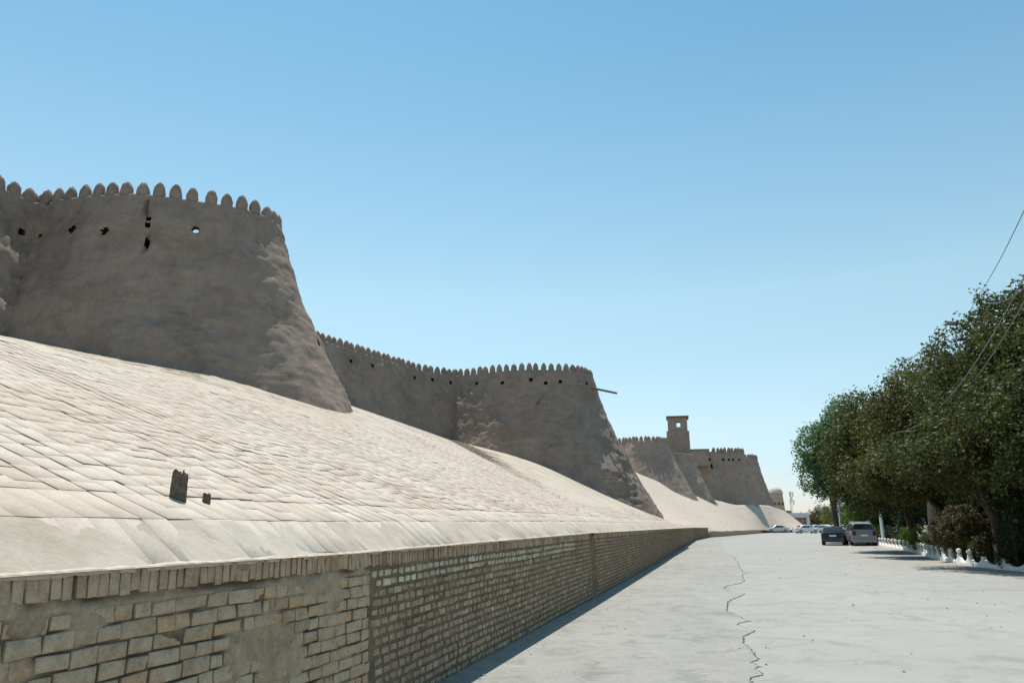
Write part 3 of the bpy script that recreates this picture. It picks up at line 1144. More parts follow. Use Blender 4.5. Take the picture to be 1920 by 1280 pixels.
def put_merlons(parent, pts, tang, zs, scale=1.0, rng=random):
    for (x, y), (tx, ty), z in zip(pts, tang, zs):
        o = link("merlon", rng.choice(MER), parent)
        o.location = (x - parent.location.x, y - parent.location.y, z - parent.location.z)
        o.rotation_euler = (rng.uniform(-0.03, 0.03), rng.uniform(-0.04, 0.04), math.atan2(ty, tx) + rng.uniform(-0.06, 0.06) + (math.pi if rng.random() < 0.5 else 0))
        k = scale * rng.uniform(0.94, 1.05)
        o.scale = (k, k, scale * rng.uniform(0.92, 1.05))


def earth_wall(name, label, cat, plan, ztop, zbot, res, pk=1.0, side=1, merl=None, amp=1.0, thick=0.5, inner=1.7, feats=(), cracks=(), through=None, seed=0, mat='clay', group=None, mscale=1.0, front=0.8):
    """plan: XY points of the outer top edge, outside on side*right of travel. merl: (pitch, s_start, s_end)"""
    r, q, L = resample(plan, res)
    n = len(r)
    tan = np.gradient(r, axis=0)
    tan /= np.linalg.norm(tan, axis=1)[:, None]
    nor = np.stack([tan[:, 1], -tan[:, 0]], 1) * side
    # smooth normals so that flared corners stay clean
    for _ in range(int(0.6 / res) + 1):
        nor[1:-1] = (nor[:-2] + nor[1:-1] * 2 + nor[2:]) / 4
    nor /= np.linalg.norm(nor, axis=1)[:, None]
    zs = np.arange(zbot, ztop, res)
    zs = np.append(zs, ztop)
    m = len(zs)
    off = np.interp(ztop - zs, PH, np.array(PO) * pk)
    doff = np.gradient(off, zs)
    fk_ = front + (1 - front) * np.clip(-(nor @ N) * 1.05, 0, 1) ** 2.2
    offm = off[None] * fk_[:, None]
    X = r[:, None, 0] + nor[:, None, 0] * offm
    Y = r[:, None, 1] + nor[:, None, 1] * offm
    Zg = np.broadcast_to(zs[None], X.shape)
    V = np.stack([X, Y, Zg], -1).reshape(-1, 3)
    nn = np.stack([np.broadcast_to(nor[:, None, 0], X.shape), np.broadcast_to(nor[:, None, 1], X.shape), -doff[None] * fk_[:, None]], -1).reshape(-1, 3)
    nn = nn / np.linalg.norm(nn, axis=1)[:, None]
    # relief
    A = V * np.array([1, 1, 1.35])
    big = fbm(A * 0.45, 3, seed)
    mid = fbm(A * 1.6, 4, seed + 3)
    ridg = 1 - np.abs(fbm(A * np.array([1.1, 1.1, 2.0]) * 1.5, 4, seed + 9)) * 2
    pit = np.clip(fbm(A * np.array([2.2, 2.2, 1.5]), 3, seed + 61) - 0.12, 0, 1)
    mask = 0.35 + 0.65 * sstep(-0.15, 0.25, fbm(V * 0.3, 3, seed + 21))
    d = (-pit * 0.10 * mask + big * 0.15 + mid * 0.075 * mask + ridg * 0.07 * mask + fbm(A * 3.3, 3, seed + 31) * 0.045 * mask + fbm(A * 7, 3, seed + 5) * 0.028 * mask) * amp
    hrow = (ztop - V[:, 2])
    d = d * np.clip(0.25 + hrow / 1.2, 0.25, 1)
    V = V + nn * d[:, None]
    # openings and cracks, located on the surface
    px = proj(V)
    view = V - np.array([0, 0, EYE])
    facing = (view * nn).sum(1) < 0
    pen = np.where(facing, 0, 1e6)
    push = np.zeros(len(V))

    def find(x, y):
        return V[np.argmin((px[:, 0] - x) ** 2 + (px[:, 1] - y) ** 2 + pen)].copy()
    hole_list = []
    for f_ in feats:
        k_ = int(np.argmin((px[:, 0] - f_[0]) ** 2 + (px[:, 1] - f_[1]) ** 2 + pen))
        rr, dep = f_[2], f_[3]
        dd = np.linalg.norm((V - V[k_]) * np.array([1, 1, 0.8]), axis=1)
        push = np.maximum(push, 0.07 * np.clip(1.6 - dd / rr, 0, 1))
        hole_list.append((k_, rr))
    for cr in cracks:
        pts_, wdt, dep = cr
        P3 = [find(*p_) for p_ in pts_]
        for a, b in zip(P3[:-1], P3[1:]):
            ab = b - a
            k = np.clip(((V - a) @ ab) / (ab @ ab + 1e-9), 0, 1)
            wob = fbm(V * 3.0, 2, 55)[:, None] * 0.05
            dd = np.linalg.norm(V - (a + k[:, None] * ab) + wob, axis=1)
            push = np.maximum(push, dep * np.clip(1.3 - dd / wdt, 0, 1) * (0.2 + 1.5 * sstep(0.3, 0.7, vnoise(V * 2.2, 91))))
    V = V - nn * push[:, None]
    idx = np.arange(n * m).reshape(n, m)
    gone = np.zeros((n, m), bool)
    hms = []
    VG = V.reshape(n, m, 3)
    cenq = (VG[:-1, :-1] + VG[1:, 1:]) / 2
    for k_, rr in hole_list:
        c_ = V[k_]
        hit = np.linalg.norm((cenq - c_) * np.array([1, 1, 0.8]), axis=2) < rr * 0.95
        gone[:-1, :-1] |= hit
        nd = nn[k_] * np.array([1, 1, 0.0])
        nd /= np.linalg.norm(nd)
        td = np.array([-nd[1], nd[0], 0])
        ring = []
        for q_, (o_, rk) in enumerate(((-0.10, 1.35), (-0.22, 0.9), (-0.44, 0.7))):
            for k2 in range(12):
                a_ = 2 * math.pi * k2 / 12
                ring.append(c_ + nd * o_ + td * math.cos(a_) * rr * rk + np.array([0, 0, math.sin(a_) * rr * rk * 1.2]))
        hm = MB()
        hms.append(hm)
        hm.add(ring, [(q2 * 12 + k2, q2 * 12 + (k2 + 1) % 12, (q2 + 1) * 12 + (k2 + 1) % 12, (q2 + 1) * 12 + k2) for q2 in (0, 1) for k2 in range(12)] + [tuple(range(24, 36))])
    # inner face of the parapet and walkway
    base_loc = V[idx[:, 0]].mean(0)
    hole_cells = set()
    tv, tf = [], []
    if through is not None:
        c_ = find(through[0], through[1])
        di = np.linalg.norm(V - c_, axis=1).reshape(n, m)
        i0, j0 = np.unravel_index(np.argmin(di), (n, m))
        hw = max(1, int(round(through[2] / res / 2 * 1.1)))
        for i in range(i0 - hw, i0 + hw):
            for j in range(j0 - hw, j0 + hw):
                hole_cells.add((i, j))
        cc = V[idx[i0, j0]].copy()
        tg = np.array([tan[i0, 0], tan[i0, 1], 0])
        Rh = through[2] / 2
        for i in range(i0 - hw, i0 + hw + 1):
            for j in range(j0 - hw, j0 + hw + 1):
                if i in (i0 - hw, i0 + hw) or j in (j0 - hw, j0 + hw):
                    dx, dz = (i - i0) / hw, (j - j0) / hw
                    l_ = math.hypot(dx, dz)
                    v_ = V[idx[i, j]]
                    V[idx[i, j]] = v_ + (cc + tg * dx / l_ * Rh + np.array([0, 0, dz / l_ * Rh]) - v_) * 0.92
        tun = MB()
        ndir = np.array([nor[i0, 0], nor[i0, 1], 0])
        ring = []
        for q_, (o_, up2) in enumerate(((0.03, 0.0), (-(thick + 0.25), 0.17))):
            for k in range(14):
                a_ = 2 * math.pi * k / 14
                ring.append(cc + ndir * o_ + tg * math.cos(a_) * Rh * 1.02 + np.array([0, 0, math.sin(a_) * Rh * 1.02 + up2]))
        tun.add(ring, [(k, (k + 1) % 14, 14 + (k + 1) % 14, 14 + k) for k in range(14)])
    quads = []
    for i in range(n - 1):
        for j in range(m - 1):
            if (i, j) in hole_cells or gone[i, j]:
                continue
            if side > 0:
                quads.append((idx[i, j], idx[i + 1, j], idx[i + 1, j + 1], idx[i, j + 1]))
            else:
                quads.append((idx[i, j], idx[i, j + 1], idx[i + 1, j + 1], idx[i + 1, j]))
    nv = len(V)
    ni = 0
    inn = r - nor * thick
    zi = np.linspace(ztop - inner, ztop, max(3, int(inner / max(res, 0.12)) + 1))
    IV = np.array([[(inn[i, 0], inn[i, 1], z) for z in zi] for i in range(n)]).reshape(-1, 3)
    iidx = np.arange(n * len(zi)).reshape(n, len(zi)) + nv
    hole_in = set()
    if through is not None:
        # the opening slants up through the parapet
        zc = c_[2] + 0.16
        jj = [j for j in range(len(zi) - 1) if abs((zi[j] + zi[j + 1]) / 2 - zc) < through[2] * 0.75]
        for i in range(i0 - hw, i0 + hw):
            for j in jj:
                hole_in.add((i, j))
    for i in range(n - 1):
        for j in range(len(zi) - 1):
            if (i, j) in hole_in:
                continue
            quads.append((iidx[i, j], iidx[i, j + 1], iidx[i + 1, j + 1], iidx[i + 1, j]))
        quads.append((idx[i, m - 1], idx[i + 1, m - 1], iidx[i + 1, -1], iidx[i, -1]))
    AV = np.concatenate([V, IV])
    t_ = thing(name, label, cat, (base_loc[0], base_loc[1], zbot), 0, group=group)
    part("wall_body", AV, np.array(quads), M[mat], t_, False)
    for hm in hms:
        pmb("beam_hole", hm, M['hole'], t_)
    if through is not None:
        pmb("loophole", tun, M['clay'], t_)
    # walkway floor behind the parapet
    fl = [(x, y, ztop - inner + 0.01) for x, y in inn]
    if np.linalg.norm(inn[0] - inn[-1]) < L * 0.75 and len(fl) > 8:
        part("walkway", np.array(fl), [tuple(range(len(fl)))], M[mat], t_)
    else:
        in2 = r - nor * (thick + 2.5)
        fv = fl + [(x, y, ztop - inner + 0.01) for x, y in in2]
        ff = [(i, i + 1, n + i + 1, n + i) for i in range(n - 1)]
        bv = len(fv)
        fv += [(x, y, zbot) for x, y in in2]
        ff += [(n + i, n + i + 1, bv + i + 1, bv + i) for i in range(n - 1)]
        part("walkway", np.array(fv), ff, M[mat], t_)
    if merl:
        rg = random.Random(seed + 5)
        pitch, a0, a1 = merl
        ds2, tn, zz = [], [], []
        k = a0
        while k < min(a1, L):
            i = int(np.searchsorted(q, k))
            i = min(i, n - 1)
            c2 = r[i] - nor[i] * 0.17
            ds2.append(c2)
            tn.append(tan[i])
            zz.append(ztop - 0.02)
            k += pitch
        put_merlons(t_, ds2, tn, zz, mscale, rg)
    return t_


ZT = 12.36
stP = lambda L_: [tuple(P(s_, t_)[:2]) for s_, t_ in L_]
# curtain left of the first bastion
earth_wall("curtain_wall", "clay curtain wall at the left edge, left of the big near bastion", "wall",
           stP([(-16, 19.6), (-6, 19.6), (2, 19.5), (9.4, 19.4), (12.4, 19.3)]), ZT, 5.5, 0.11, 0.75, 1, merl=(0.56, 0.2, 27.6), seed=1, amp=1.5,
           feats=[(43, 437, 0.14, 0.3)], group="clay curtain walls between bastions")
b1 = [(11.0, 23.5), (10.6, 21.0), (10.7, 18.9), (10.7, 17.7), (10.8, 16.6), (11.0, 15.5), (11.5, 14.6), (12.1, 13.8), (12.75, 13.0), (13.5, 12.45), (14.5, 12.35), (15.5, 12.75), (16.7, 13.9), (17.9, 15.6), (18.8, 17.6), (19.3, 20), (19.5, 23.5)]
earth_wall("bastion", "largest and nearest clay bastion, with a small see-through hole below its merlons", "bastion",
           stP(b1), ZT, 4.2, 0.075, 1.06, 1, merl=(0.545, 2.2, 30), seed=2, amp=1.15, front=0.66,
           feats=[(133, 427, 0.13, 0.4), (195, 434, 0.13, 0.4), (85, 381, 0.11, 0.3), (278, 451, 0.13, 0.35), (275, 421, 0.08, 0.25), (277, 410, 0.08, 0.2), (74, 443, 0.08, 0.2), (600, 642, 0.1, 0.2)],
           cracks=[([(276, 374), (273, 392), (277, 415), (277, 445)], 0.055, 0.2), ([(274, 452), (269, 475), (270, 512)], 0.06, 0.22)],
           through=(368, 430, 0.24), group="clay bastions of the city wall")
earth_wall("curtain_wall", "clay curtain wall between the first and second bastions", "wall",
           stP([(16, 20.8), (22, 20.4), (27, 20.2), (31.2, 19.9), (36.3, 18.9), (40.5, 17.9), (42.8, 16.7), (45.5, 14.9)]), ZT, 5.2, 0.12, 0.72, 1, merl=(0.555, 3.6, 40), seed=3, amp=1.2,
           feats=[(660, 676, 0.16, 0.3), (700, 686, 0.16, 0.3), (779, 706, 0.16, 0.35), (813, 712, 0.16, 0.35), (846, 716, 0.16, 0.35)], group="clay curtain walls between bastions")
b2 = [(44.6, 20), (44.0, 17.0), (43.6, 15.3), (43.3, 14.0), (43.0, 12.3), (43.0, 10.7), (43.4, 9.1), (44.1, 7.6), (45.0, 6.85), (46.3, 6.35), (48.2, 6.4), (50.0, 7.6), (51.2, 9.8), (51.8, 13), (52, 20)]
bs2 = earth_wall("bastion", "second clay bastion, whose right flank runs down the slope, a beam sticking out of it", "bastion",
           stP(b2), ZT, 1.6, 0.115, 1.0, 1, merl=(0.56, 3.2, 36), seed=4, amp=1.2,
           feats=[(892, 718, 0.16, 0.35), (941, 716, 0.16, 0.35), (995, 711, 0.14, 0.3), (1023, 716, 0.12, 0.2), (1051, 715, 0.16, 0.35), (1101, 718, 0.14, 0.3)],
           cracks=[([(1146, 812), (1160, 850), (1178, 895), (1193, 930)], 0.10, 0.2), ([(1032, 727), (1008, 752), (1001, 775), (995, 782)], 0.10, 0.16), ([(1080, 830), (1110, 868)], 0.09, 0.12)], group="clay bastions of the city wall")
mb = MB()
a, b = atD(1104, 726, 54.5), atD(1157, 737, 54.3)
mb.tube([a + (a - b) * 0.4, a, b], [0.085, 0.085, 0.075], 8)
pmb("drain_spout", mb, M['beam'], bs2, label="long grey wooden spout sticking out to the right")
mb = MB()
a, b = atD(1074, 722, 53.6), atD(1092, 720.5, 52.9)
mb.tube([a, b], [0.06, 0.06], 6)
pmb("drain_spout", mb, M['beam'], bs2, label="short stub of a broken spout")

earth_wall("curtain_wall", "clay curtain wall mostly hidden behind the second bastion", "wall",
           [tuple(P(50, 17)[:2]), tuple(P(60, 16)[:2]), tuple(P(75, 15.5)[:2]), tuple(P(92, 15)[:2]), tuple(P(108, 15)[:2])], ZT, 4, 0.3, 0.7, 1, merl=(0.56, 1, 30), seed=5, amp=1.0, group="clay curtain walls between bastions")

# far bastions, set out from their skylines
ZF = 15.14


def zpts(lst, Z_):
    return [tuple(onZ(x, y, Z_)[:2]) for x, y in lst]


def fwd(p, az, d):
    return (p[0] + math.sin(math.radians(az)) * d, p[1] + math.cos(math.radians(az)) * d)


f3 = zpts([(1120, 824), (1145, 823), (1165, 822), (1190, 819.5), (1220, 819), (1238, 820), (1249, 821.5)], ZF)
e = f3[-1]
f3 += [fwd(e, 20, 1.5), fwd(fwd(e, 20, 1.5), 8, 3), fwd(fwd(e, 20, 1.5), 4, 9)]
f3 = [fwd(f3[0], 0, 8)] + f3
earth_wall("bastion", "third clay bastion, just left of the square lookout turret", "bastion",
           f3, ZF - 0.62, 1.5, 0.26, 1.08, 1, merl=(0.70, 9, 36), seed=6, amp=1.0, mat='clay2', group="clay bastions of the city wall", mscale=1.5, front=1.0)
Zb_ = float(atD(1297, 851, 133)[2])
f4 = zpts([(1225, 849), (1250, 848), (1270, 848.5), (1290, 850), (1297, 851.5)], Zb_)
e = f4[-1]
f4 += [fwd(e, 16, 2), fwd(fwd(e, 16, 2), 6, 8)]
earth_wall("bastion", "narrow clay buttress with a broken top, below the lookout turret", "bastion",
           f4, Zb_, 2.0, 0.26, 0.98, 1, merl=None, seed=7, amp=1.3, mat='clay2', group="clay bastions of the city wall")
Zc = float(atD(1392, 847.5, 158)[2])
f5 = zpts([(1296, 846.5), (1320, 846), (1343, 846.5), (1368, 846.5), (1384, 847), (1393, 848)], Zc)
e = f5[-1]
f5 += [fwd(e, 20, 2.0), fwd(fwd(e, 20, 2), 8, 8)]
earth_wall("bastion", "broad clay bastion right of the lookout turret, small holes under its merlons", "bastion",
           f5, Zc, 1.5, 0.22, 0.44, 1, merl=(0.74, 4.6, 26), seed=8, amp=0.8, mat='clay2', group="clay bastions of the city wall", mscale=1.6, front=0.95,
           feats=[(x, 861, 0.26, 0.5) for x in (1312, 1322, 1332, 1357, 1366, 1375, 1386)] + [(1334, 873, 0.35, 0.4)])
Zd = float(atD(1417, 859.5, 184)[2])
f6 = zpts([(1380, 858), (1396, 858), (1408, 858), (1417.5, 859.5)], Zd)
e = f6[-1]
f6 += [fwd(e, 24, 2.0), fwd(fwd(e, 24, 2), 12, 10)]
earth_wall("bastion", "farthest, lower clay bastion at the fortress's right end next to the domed tower", "bastion",
           f6, Zd, 1.5, 0.26, 0.62, 1, merl=(0.85, 1.0, 22), seed=9, amp=0.9, mat='clay2', group="clay bastions of the city wall", mscale=1.7, front=0.45)

# lookout turret
tb = atD(1278, 850, 137)
tur = thing("lookout_turret", "square two-stage clay turret with one open window above the walls", "turret", (tb[0], tb[1] + 2.2, tb[2]))
mpp = 137 / 1440.0
rz = math.radians(-12)
mb = MB()
cx, cy = tb[0], tb[1] + 2.2
mb.box((cx, cy, tb[2] + 0.6), (4.15, 4.2, 6.9), rz, 0.955)
pmb("lower_stage", mb, M['clay2'], tur)
zb1 = tb[2] + 0.6 + 3.45
# upper stage as four walls with an opening through front and back
hw, hh = 1.72, 2.45
mb = MB()


def rl(x, y, z):
    return (cx + x * math.cos(rz) - y * math.sin(rz), cy + x * math.sin(rz) + y * math.cos(rz), z)


def bx(x0, x1, y0, y1, z0, z1, m_):
    vs_ = [rl(x, y, z) for z in (z0, z1) for x, y in ((x0, y0), (x1, y0), (x1, y1), (x0, y1))]
    m_.add(vs_, [(0, 3, 2, 1), (4, 5, 6, 7), (0, 1, 5, 4), (1, 2, 6, 5), (2, 3, 7, 6), (3, 0, 4, 7)])


wx0, wx1, wz0, wz1 = -0.16, 0.55, zb1 + 0.75, zb1 + 1.65
for y0, y1, dz in ((-hw, -hw + 0.3, 0), (hw - 0.3, hw, 0.25)):
    bx(-hw, wx0, y0, y1, zb1, zb1 + hh, mb)
    bx(wx1, hw, y0, y1, zb1, zb1 + hh, mb)
    bx(wx0, wx1, y0, y1, zb1, wz0 + dz, mb)
    bx(wx0, wx1, y0, y1, wz1 + dz, zb1 + hh, mb)
for x0, x1 in ((-hw, -hw + 0.3), (hw - 0.3, hw)):
    bx(x0, x1, -hw + 0.3, hw - 0.3, zb1, zb1 + hh, mb)
pmb("upper_stage", mb, M['clay2'], tur)
mb = MB()
bx(-hw - 0.22, hw + 0.32, -hw - 0.3, hw + 0.3, zb1 + hh, zb1 + hh + 0.28, mb)
pmb("roof", mb, M['beam'], tur)
mb = MB()
for k in range(7):
    x = -hw + 0.1 + k * 0.52
    a = rl(x, -hw - 0.5, zb1 + hh + 0.06)
    b = rl(x, hw + 0.4, zb1 + hh + 0.06)
    mb.tube([a, b], 0.06, 6)
pmb("roof_beams", mb, M['beam'], tur)
# flat roofed gatehouse piece behind the parapet right of the turret
gp = atD(1318, 843, 150)
gh = thing("flat_roof_building", "low flat-roofed clay building behind the wall, right of the lookout turret", "building", (gp[0], gp[1] + 3, gp[2] - 3))
mb = MB()
mb.box((gp[0], gp[1] + 3, gp[2] - 1.4), (3.4, 5, 2.9), math.radians(-14))
pmb("wall", mb, M['clay2'], gh)
mb = MB()
mb.box((gp[0], gp[1] + 3, gp[2] + 0.12), (3.8, 5.4, 0.18), math.radians(-14))
pmb("roof", mb, M['beam'], gh)

# domed tower
D_ = 235.0
dc = atD(1457.5, 921, D_)
k_ = D_ / 1440 * 1.02
dt = thing("domed_tower", "round tan brick gate tower with a pale dome and arched openings behind the slope", "tower", (dc[0], dc[1] + 2, 0))
R1 = 12.6 * k_
zz = lambda y: float(atD(1457.5, y, D_)[2])
mb = MB()
mb.lathe([(R1 * 1.30, 0), (R1 * 1.16, zz(958)), (R1 * 1.07, zz(941)), (R1 * 1.03, zz(935)), (R1, zz(930)), (R1 * 1.0, zz(922))], (dc[0], dc[1] + 2, 0), 28)
pmb("drum", mb, M['tan_brick'], dt, True)
mb = MB()
mb.lathe([(R1 * 1.05, zz(935.8)), (R1 * 1.065, zz(935.3)), (R1 * 1.065, zz(934.6)), (R1 * 1.03, zz(934.2))], (dc[0], dc[1] + 2, 0), 28)
pmb("string_course", mb, M['tan_brick'], dt)
mb = MB()
ztb = zz(923)
hd = zz(912) - ztb
pr = [(R1 * 1.06, ztb - 0.15), (R1 * 1.06, ztb)]
for k in range(1, 9):
    a = k / 8 * math.pi / 2
    pr.append((max(0.02, R1 * 1.02 * math.cos(a) ** 0.9), ztb + hd * math.sin(a)))
mb.lathe(pr, (dc[0], dc[1] + 2, 0), 28)
pmb("dome", mb, M['dome'], dt, True)
for ang in (-150, -118, -88, -58, -28):
    a = math.radians(ang)
    mb = MB()
    rr = R1 * 1.085
    zc_ = zz(951)
    ou = []
    hw_, h_ = 0.42, 1.55
    tx, ty = -math.sin(a), math.cos(a)
    for x, z in [(-hw_, 0), (hw_, 0), (hw_, h_ * 0.6), (hw_ * 0.6, h_ * 0.85), (0, h_), (-hw_ * 0.6, h_ * 0.85), (-hw_, h_ * 0.6)]:
        ou.append((dc[0] + math.cos(a) * rr + tx * x, dc[1] + 2 + math.sin(a) * rr + ty * x, zc_ + z))
    ib = [(p_[0] - math.cos(a) * 0.5, p_[1] - math.sin(a) * 0.5, p_[2]) for p_ in ou]
    mb.add(ou + ib, [tuple(range(7))] + [(k, (k + 1) % 7, 7 + (k + 1) % 7, 7 + k) for k in range(7)])
    pmb("arched_opening", mb, M['hole'], dt)

# antenna mast and far building
am = thing("antenna_mast", "thin lattice antenna mast rising behind the end of the slope", "mast", (*atD(1484, 962, 260)[:2], 0))
mb = MB()
b0 = atD(1484, 965, 260)
b1_ = atD(1483, 921, 260)
for dx, dy in ((-0.35, 0), (0.35, 0), (0, 0.5)):
    mb.tube([(b0[0] + dx, b0[1] + dy, 0), (b1_[0] + dx * 0.5, b1_[1] + dy * 0.5, b1_[2])], 0.05, 4)
for k in range(16):
    z0_ = b1_[2] * k / 16
    z1_ = b1_[2] * (k + 1) / 16
    mb.tube([(b0[0] - 0.3, b0[1], z0_), (b0[0] + 0.3, b0[1], z1_)], 0.03, 4)
pmb("lattice", mb, M['lampgrey'], am)
for dx, dz in ((-0.5, -0.8), (0.5, -0.9), (0.1, -2.4), (-0.45, -3.2), (0.6, -3.4)):
    mb = MB()
    mb.box((b1_[0] + dx, b1_[1], b1_[2] + dz), (0.3, 0.25, 1.5))
    pmb("antenna_panel", mb, M['render_white'], am)

bl_ = atD(1477, 984, 205)
br_ = atD(1524, 984, 205)
W_ = br_[0] - bl_[0] + 6
bld = thing("flat_building", "low flat building with a red-brown panel framed in white at the end of the road", "building", ((bl_[0] + br_[0]) / 2 - 3, bl_[1] + 4, 0))
zt_ = float(atD(1500, 961.5, 205)[2])
bc = (bl_[0] + br_[0]) / 2 - 3
mb = MB()
mb.box((bc, bl_[1] + 4, zt_ / 2), (W_, 8, zt_))
pmb("wall", mb, M['render_red'], bld)
mb = MB()
mb.box((bc, bl_[1] - 0.15, zt_ - 0.5), (W_, 0.35, 1.15))
mb.box((bc + W_ / 2 - 0.35, bl_[1] - 0.15, (zt_ - 1.1) / 2), (0.8, 0.35, zt_ - 1.1))
pmb("white_frame", mb, M['render_white'], bld)
mb = MB()
mb.box((bc - 1, bl_[1] + 5, zt_ + 0.35), (W_ * 0.6, 5, 0.7))
pmb("roof_parapet", mb, M['grey_roof'], bld)
for k in range(2):
    mb = MB()
    mb.box((bc + W_ / 2 - 1.7 - k * 0.0, bl_[1] - 0.03, 1.4 + 1.0 * k), (0.9, 0.1, 0.7))
    pmb("panel", mb, M['grey_roof'], bld)
up_ = thing("utility_pole", "small far utility pole with one crossarm above the distant hedge", "pole", (*atD(1538, 980, 230)[:2], 0))
a = atD(1538, 950, 230)
mb = MB()
mb.tube([(a[0], a[1], 0), (a[0], a[1], a[2])], 0.12, 6)
mb.tube([(a[0] - 0.7, a[1], a[2] - 0.9), (a[0] + 0.7, a[1], a[2] - 0.9)], 0.06, 5)
pmb("pole", mb, M['pole'], up_)

# ------------------------------------------------------------------ old post stumps on the slope
def stump(px, py, w, h, label, seed):
    # find the slope point under the pixel
    r_ = ray(px, py)
    lo, hi = 1.0, 40.0
    for _ in range(50):
        k = (lo + hi) / 2
        p_ = r_ * k
        s_, t_ = to_st(p_)
        if p_[2] + EYE > float(glacis(s_, t_)) and t_ < 30:
            lo = k
        else:
            hi = k
    p_ = r_ * lo
    b = np.array([p_[0], p_[1], p_[2] + EYE])
    th_ = thing("post_stump", label, "stump", b)
    rg = np.random.default_rng(seed)
    n, rows = 18, 9
    vs_, fs = [], []
    for j in range(rows):
        f_ = j / (rows - 1)
        for k in range(n):
            a = 2 * math.pi * k / n
            cr = 1 - 0.16 * abs(math.sin(a * 2.5 + 0.7)) ** 6 - 0.1 * abs(math.sin(a * 3.7)) ** 8
            rad = w / 2 * cr * (1.0 - 0.14 * f_) * (1 + rg.normal(0, 0.03))
            top = h * (0.84 + 0.16 * math.exp(-((a - 4.2) / 0.7) ** 2) + 0.03 * math.sin(a * 2))
            vs_.append((b[0] + math.cos(a) * rad * 1.0, b[1] + math.sin(a) * rad * 0.8, b[2] - 0.12 + (top + 0.12) * f_ + rg.normal(0, 0.0012)))
    for j in range(rows - 1):
        for k in range(n):
            k2 = (k + 1) % n
            fs.append((j * n + k, j * n + k2, (j + 1) * n + k2, (j + 1) * n + k))
    fs.append(tuple(range((rows - 1) * n, rows * n)))
    part("wood", vs_, fs, M['wood'], th_)
    mb = MB()
    for k in range(5):
        a = k * 1.3 + seed
        mb.tube([(b[0] + math.cos(a) * w * 0.28, b[1] + math.sin(a) * w * 0.22, b[2] + h * 0.6), (b[0] + math.cos(a) * w * 0.27, b[1] + math.sin(a) * w * 0.2, b[2] + h * (0.86 + 0.06 * k % 0.15))], [w * 0.09, w * 0.05], 5)
    pmb("splinters", mb, M['wood'], th_)


stump(334, 934, 0.13, 0.205, "weathered split wooden post stump standing on the brick slope", 3)
stump(387, 941, 0.07, 0.07, "tiny broken stump just right of the taller post stump", 5)

# ------------------------------------------------------------------ low white fence with balls
FNC = thing("garden_fence", "low whitewashed concrete fence with ball-topped posts along the garden", "fence", Fp(10))
sp = 1.42
rg = random.Random(4)
ball_missing = {1, 7, 8, 20}
k = 0
d = -6.0
ball_m = None
while d < 36:
    c_ = Fp(d)
    fd_ = Fdir(d)
    az = math.atan2(fd_[1], fd_[0])
    mb = MB()
    mb.box((c_[0], c_[1], 0.20), (0.15, 0.15, 0.44), az, 0.94)
    post = pmb("post", mb, M['whitewash'], FNC)
    if k not in ball_missing:
        mb = MB()
        mb.lathe([(0.04, 0.0), (0.045, 0.03), (0.085, 0.06), (0.104, 0.12), (0.098, 0.16), (0.068, 0.20), (0.026, 0.222)], (c_[0], c_[1], 0.415), 14)
        o = pmb("ball", mb, M['whitewash'], FNC, True)
    # scalloped panel to the next post
    n = 12
    vs_, fs = [], []
    for i in range(n + 1):
        f_ = i / n
        x = 0.075 + (sp - 0.15) * f_
        u_ = abs(2 * f_ - 1)
        h_ = 0.15 + 0.22 * u_ ** 2.2 + rg.uniform(-0.006, 0.006)
        for w_ in (-0.05, 0.05):
            for z in (-0.02, 0.11, h_):
                ww_ = w_ * (1.5 if z < 0.12 else 1.0)
                vs_.append(Fp(d + x, ww_, z))
    for i in range(n):
        o_ = i * 6
        for a, b in ((0, 1), (1, 2), (2, 5), (5, 4), (4, 3)):
            fs.append((o_ + a, o_ + b, o_ + 6 + b, o_ + 6 + a))
    part("panel", np.array(vs_), fs, M['whitewash'], FNC)
    d += sp
    k += 1

# ------------------------------------------------------------------ vegetation
def leaves(centers, radii, per, size, rng, droop=0.3, flat=0.0, squash=1.0):
    n = len(centers)
    C = np.repeat(centers, per, axis=0)
    R = np.repeat(radii, per)
    d = rng.normal(0, 1, (n * per, 3))
    d /= np.linalg.norm(d, axis=1)[:, None]
    rr = R * rng.random(n * per) ** 0.45
    pos = C + d * rr[:, None] * np.array([1, 1, squash])
    nm = d * 0.6 + rng.normal(0, 0.7, d.shape) + np.array([0, 0, 0.5])
    nm /= np.linalg.norm(nm, axis=1)[:, None]
    ax = rng.normal(0, 1, d.shape) + d * 0.6 + np.array([0, 0, -droop])
    ax -= nm * (ax * nm).sum(1)[:, None]
    ax /= np.linalg.norm(ax, axis=1)[:, None]
    bx_ = np.cross(nm, ax)
    L = size * rng.uniform(0.6, 1.3, n * per)
    Wd = L * 0.32
    V = np.stack([pos - ax * L[:, None] * 0.5, pos + bx_ * Wd[:, None] + nm * L[:, None] * 0.06, pos + ax * L[:, None] * 0.5, pos - bx_ * Wd[:, None] + nm * L[:, None] * 0.06], 1)
    F_ = np.arange(n * per * 4).reshape(-1, 4)
    var = np.repeat(np.clip(rng.normal(0.45, 0.22, n), 0, 1), per) * 0.6 + rng.random(n * per) * 0.4
    return V.reshape(-1, 3), F_, np.repeat(var, 4)


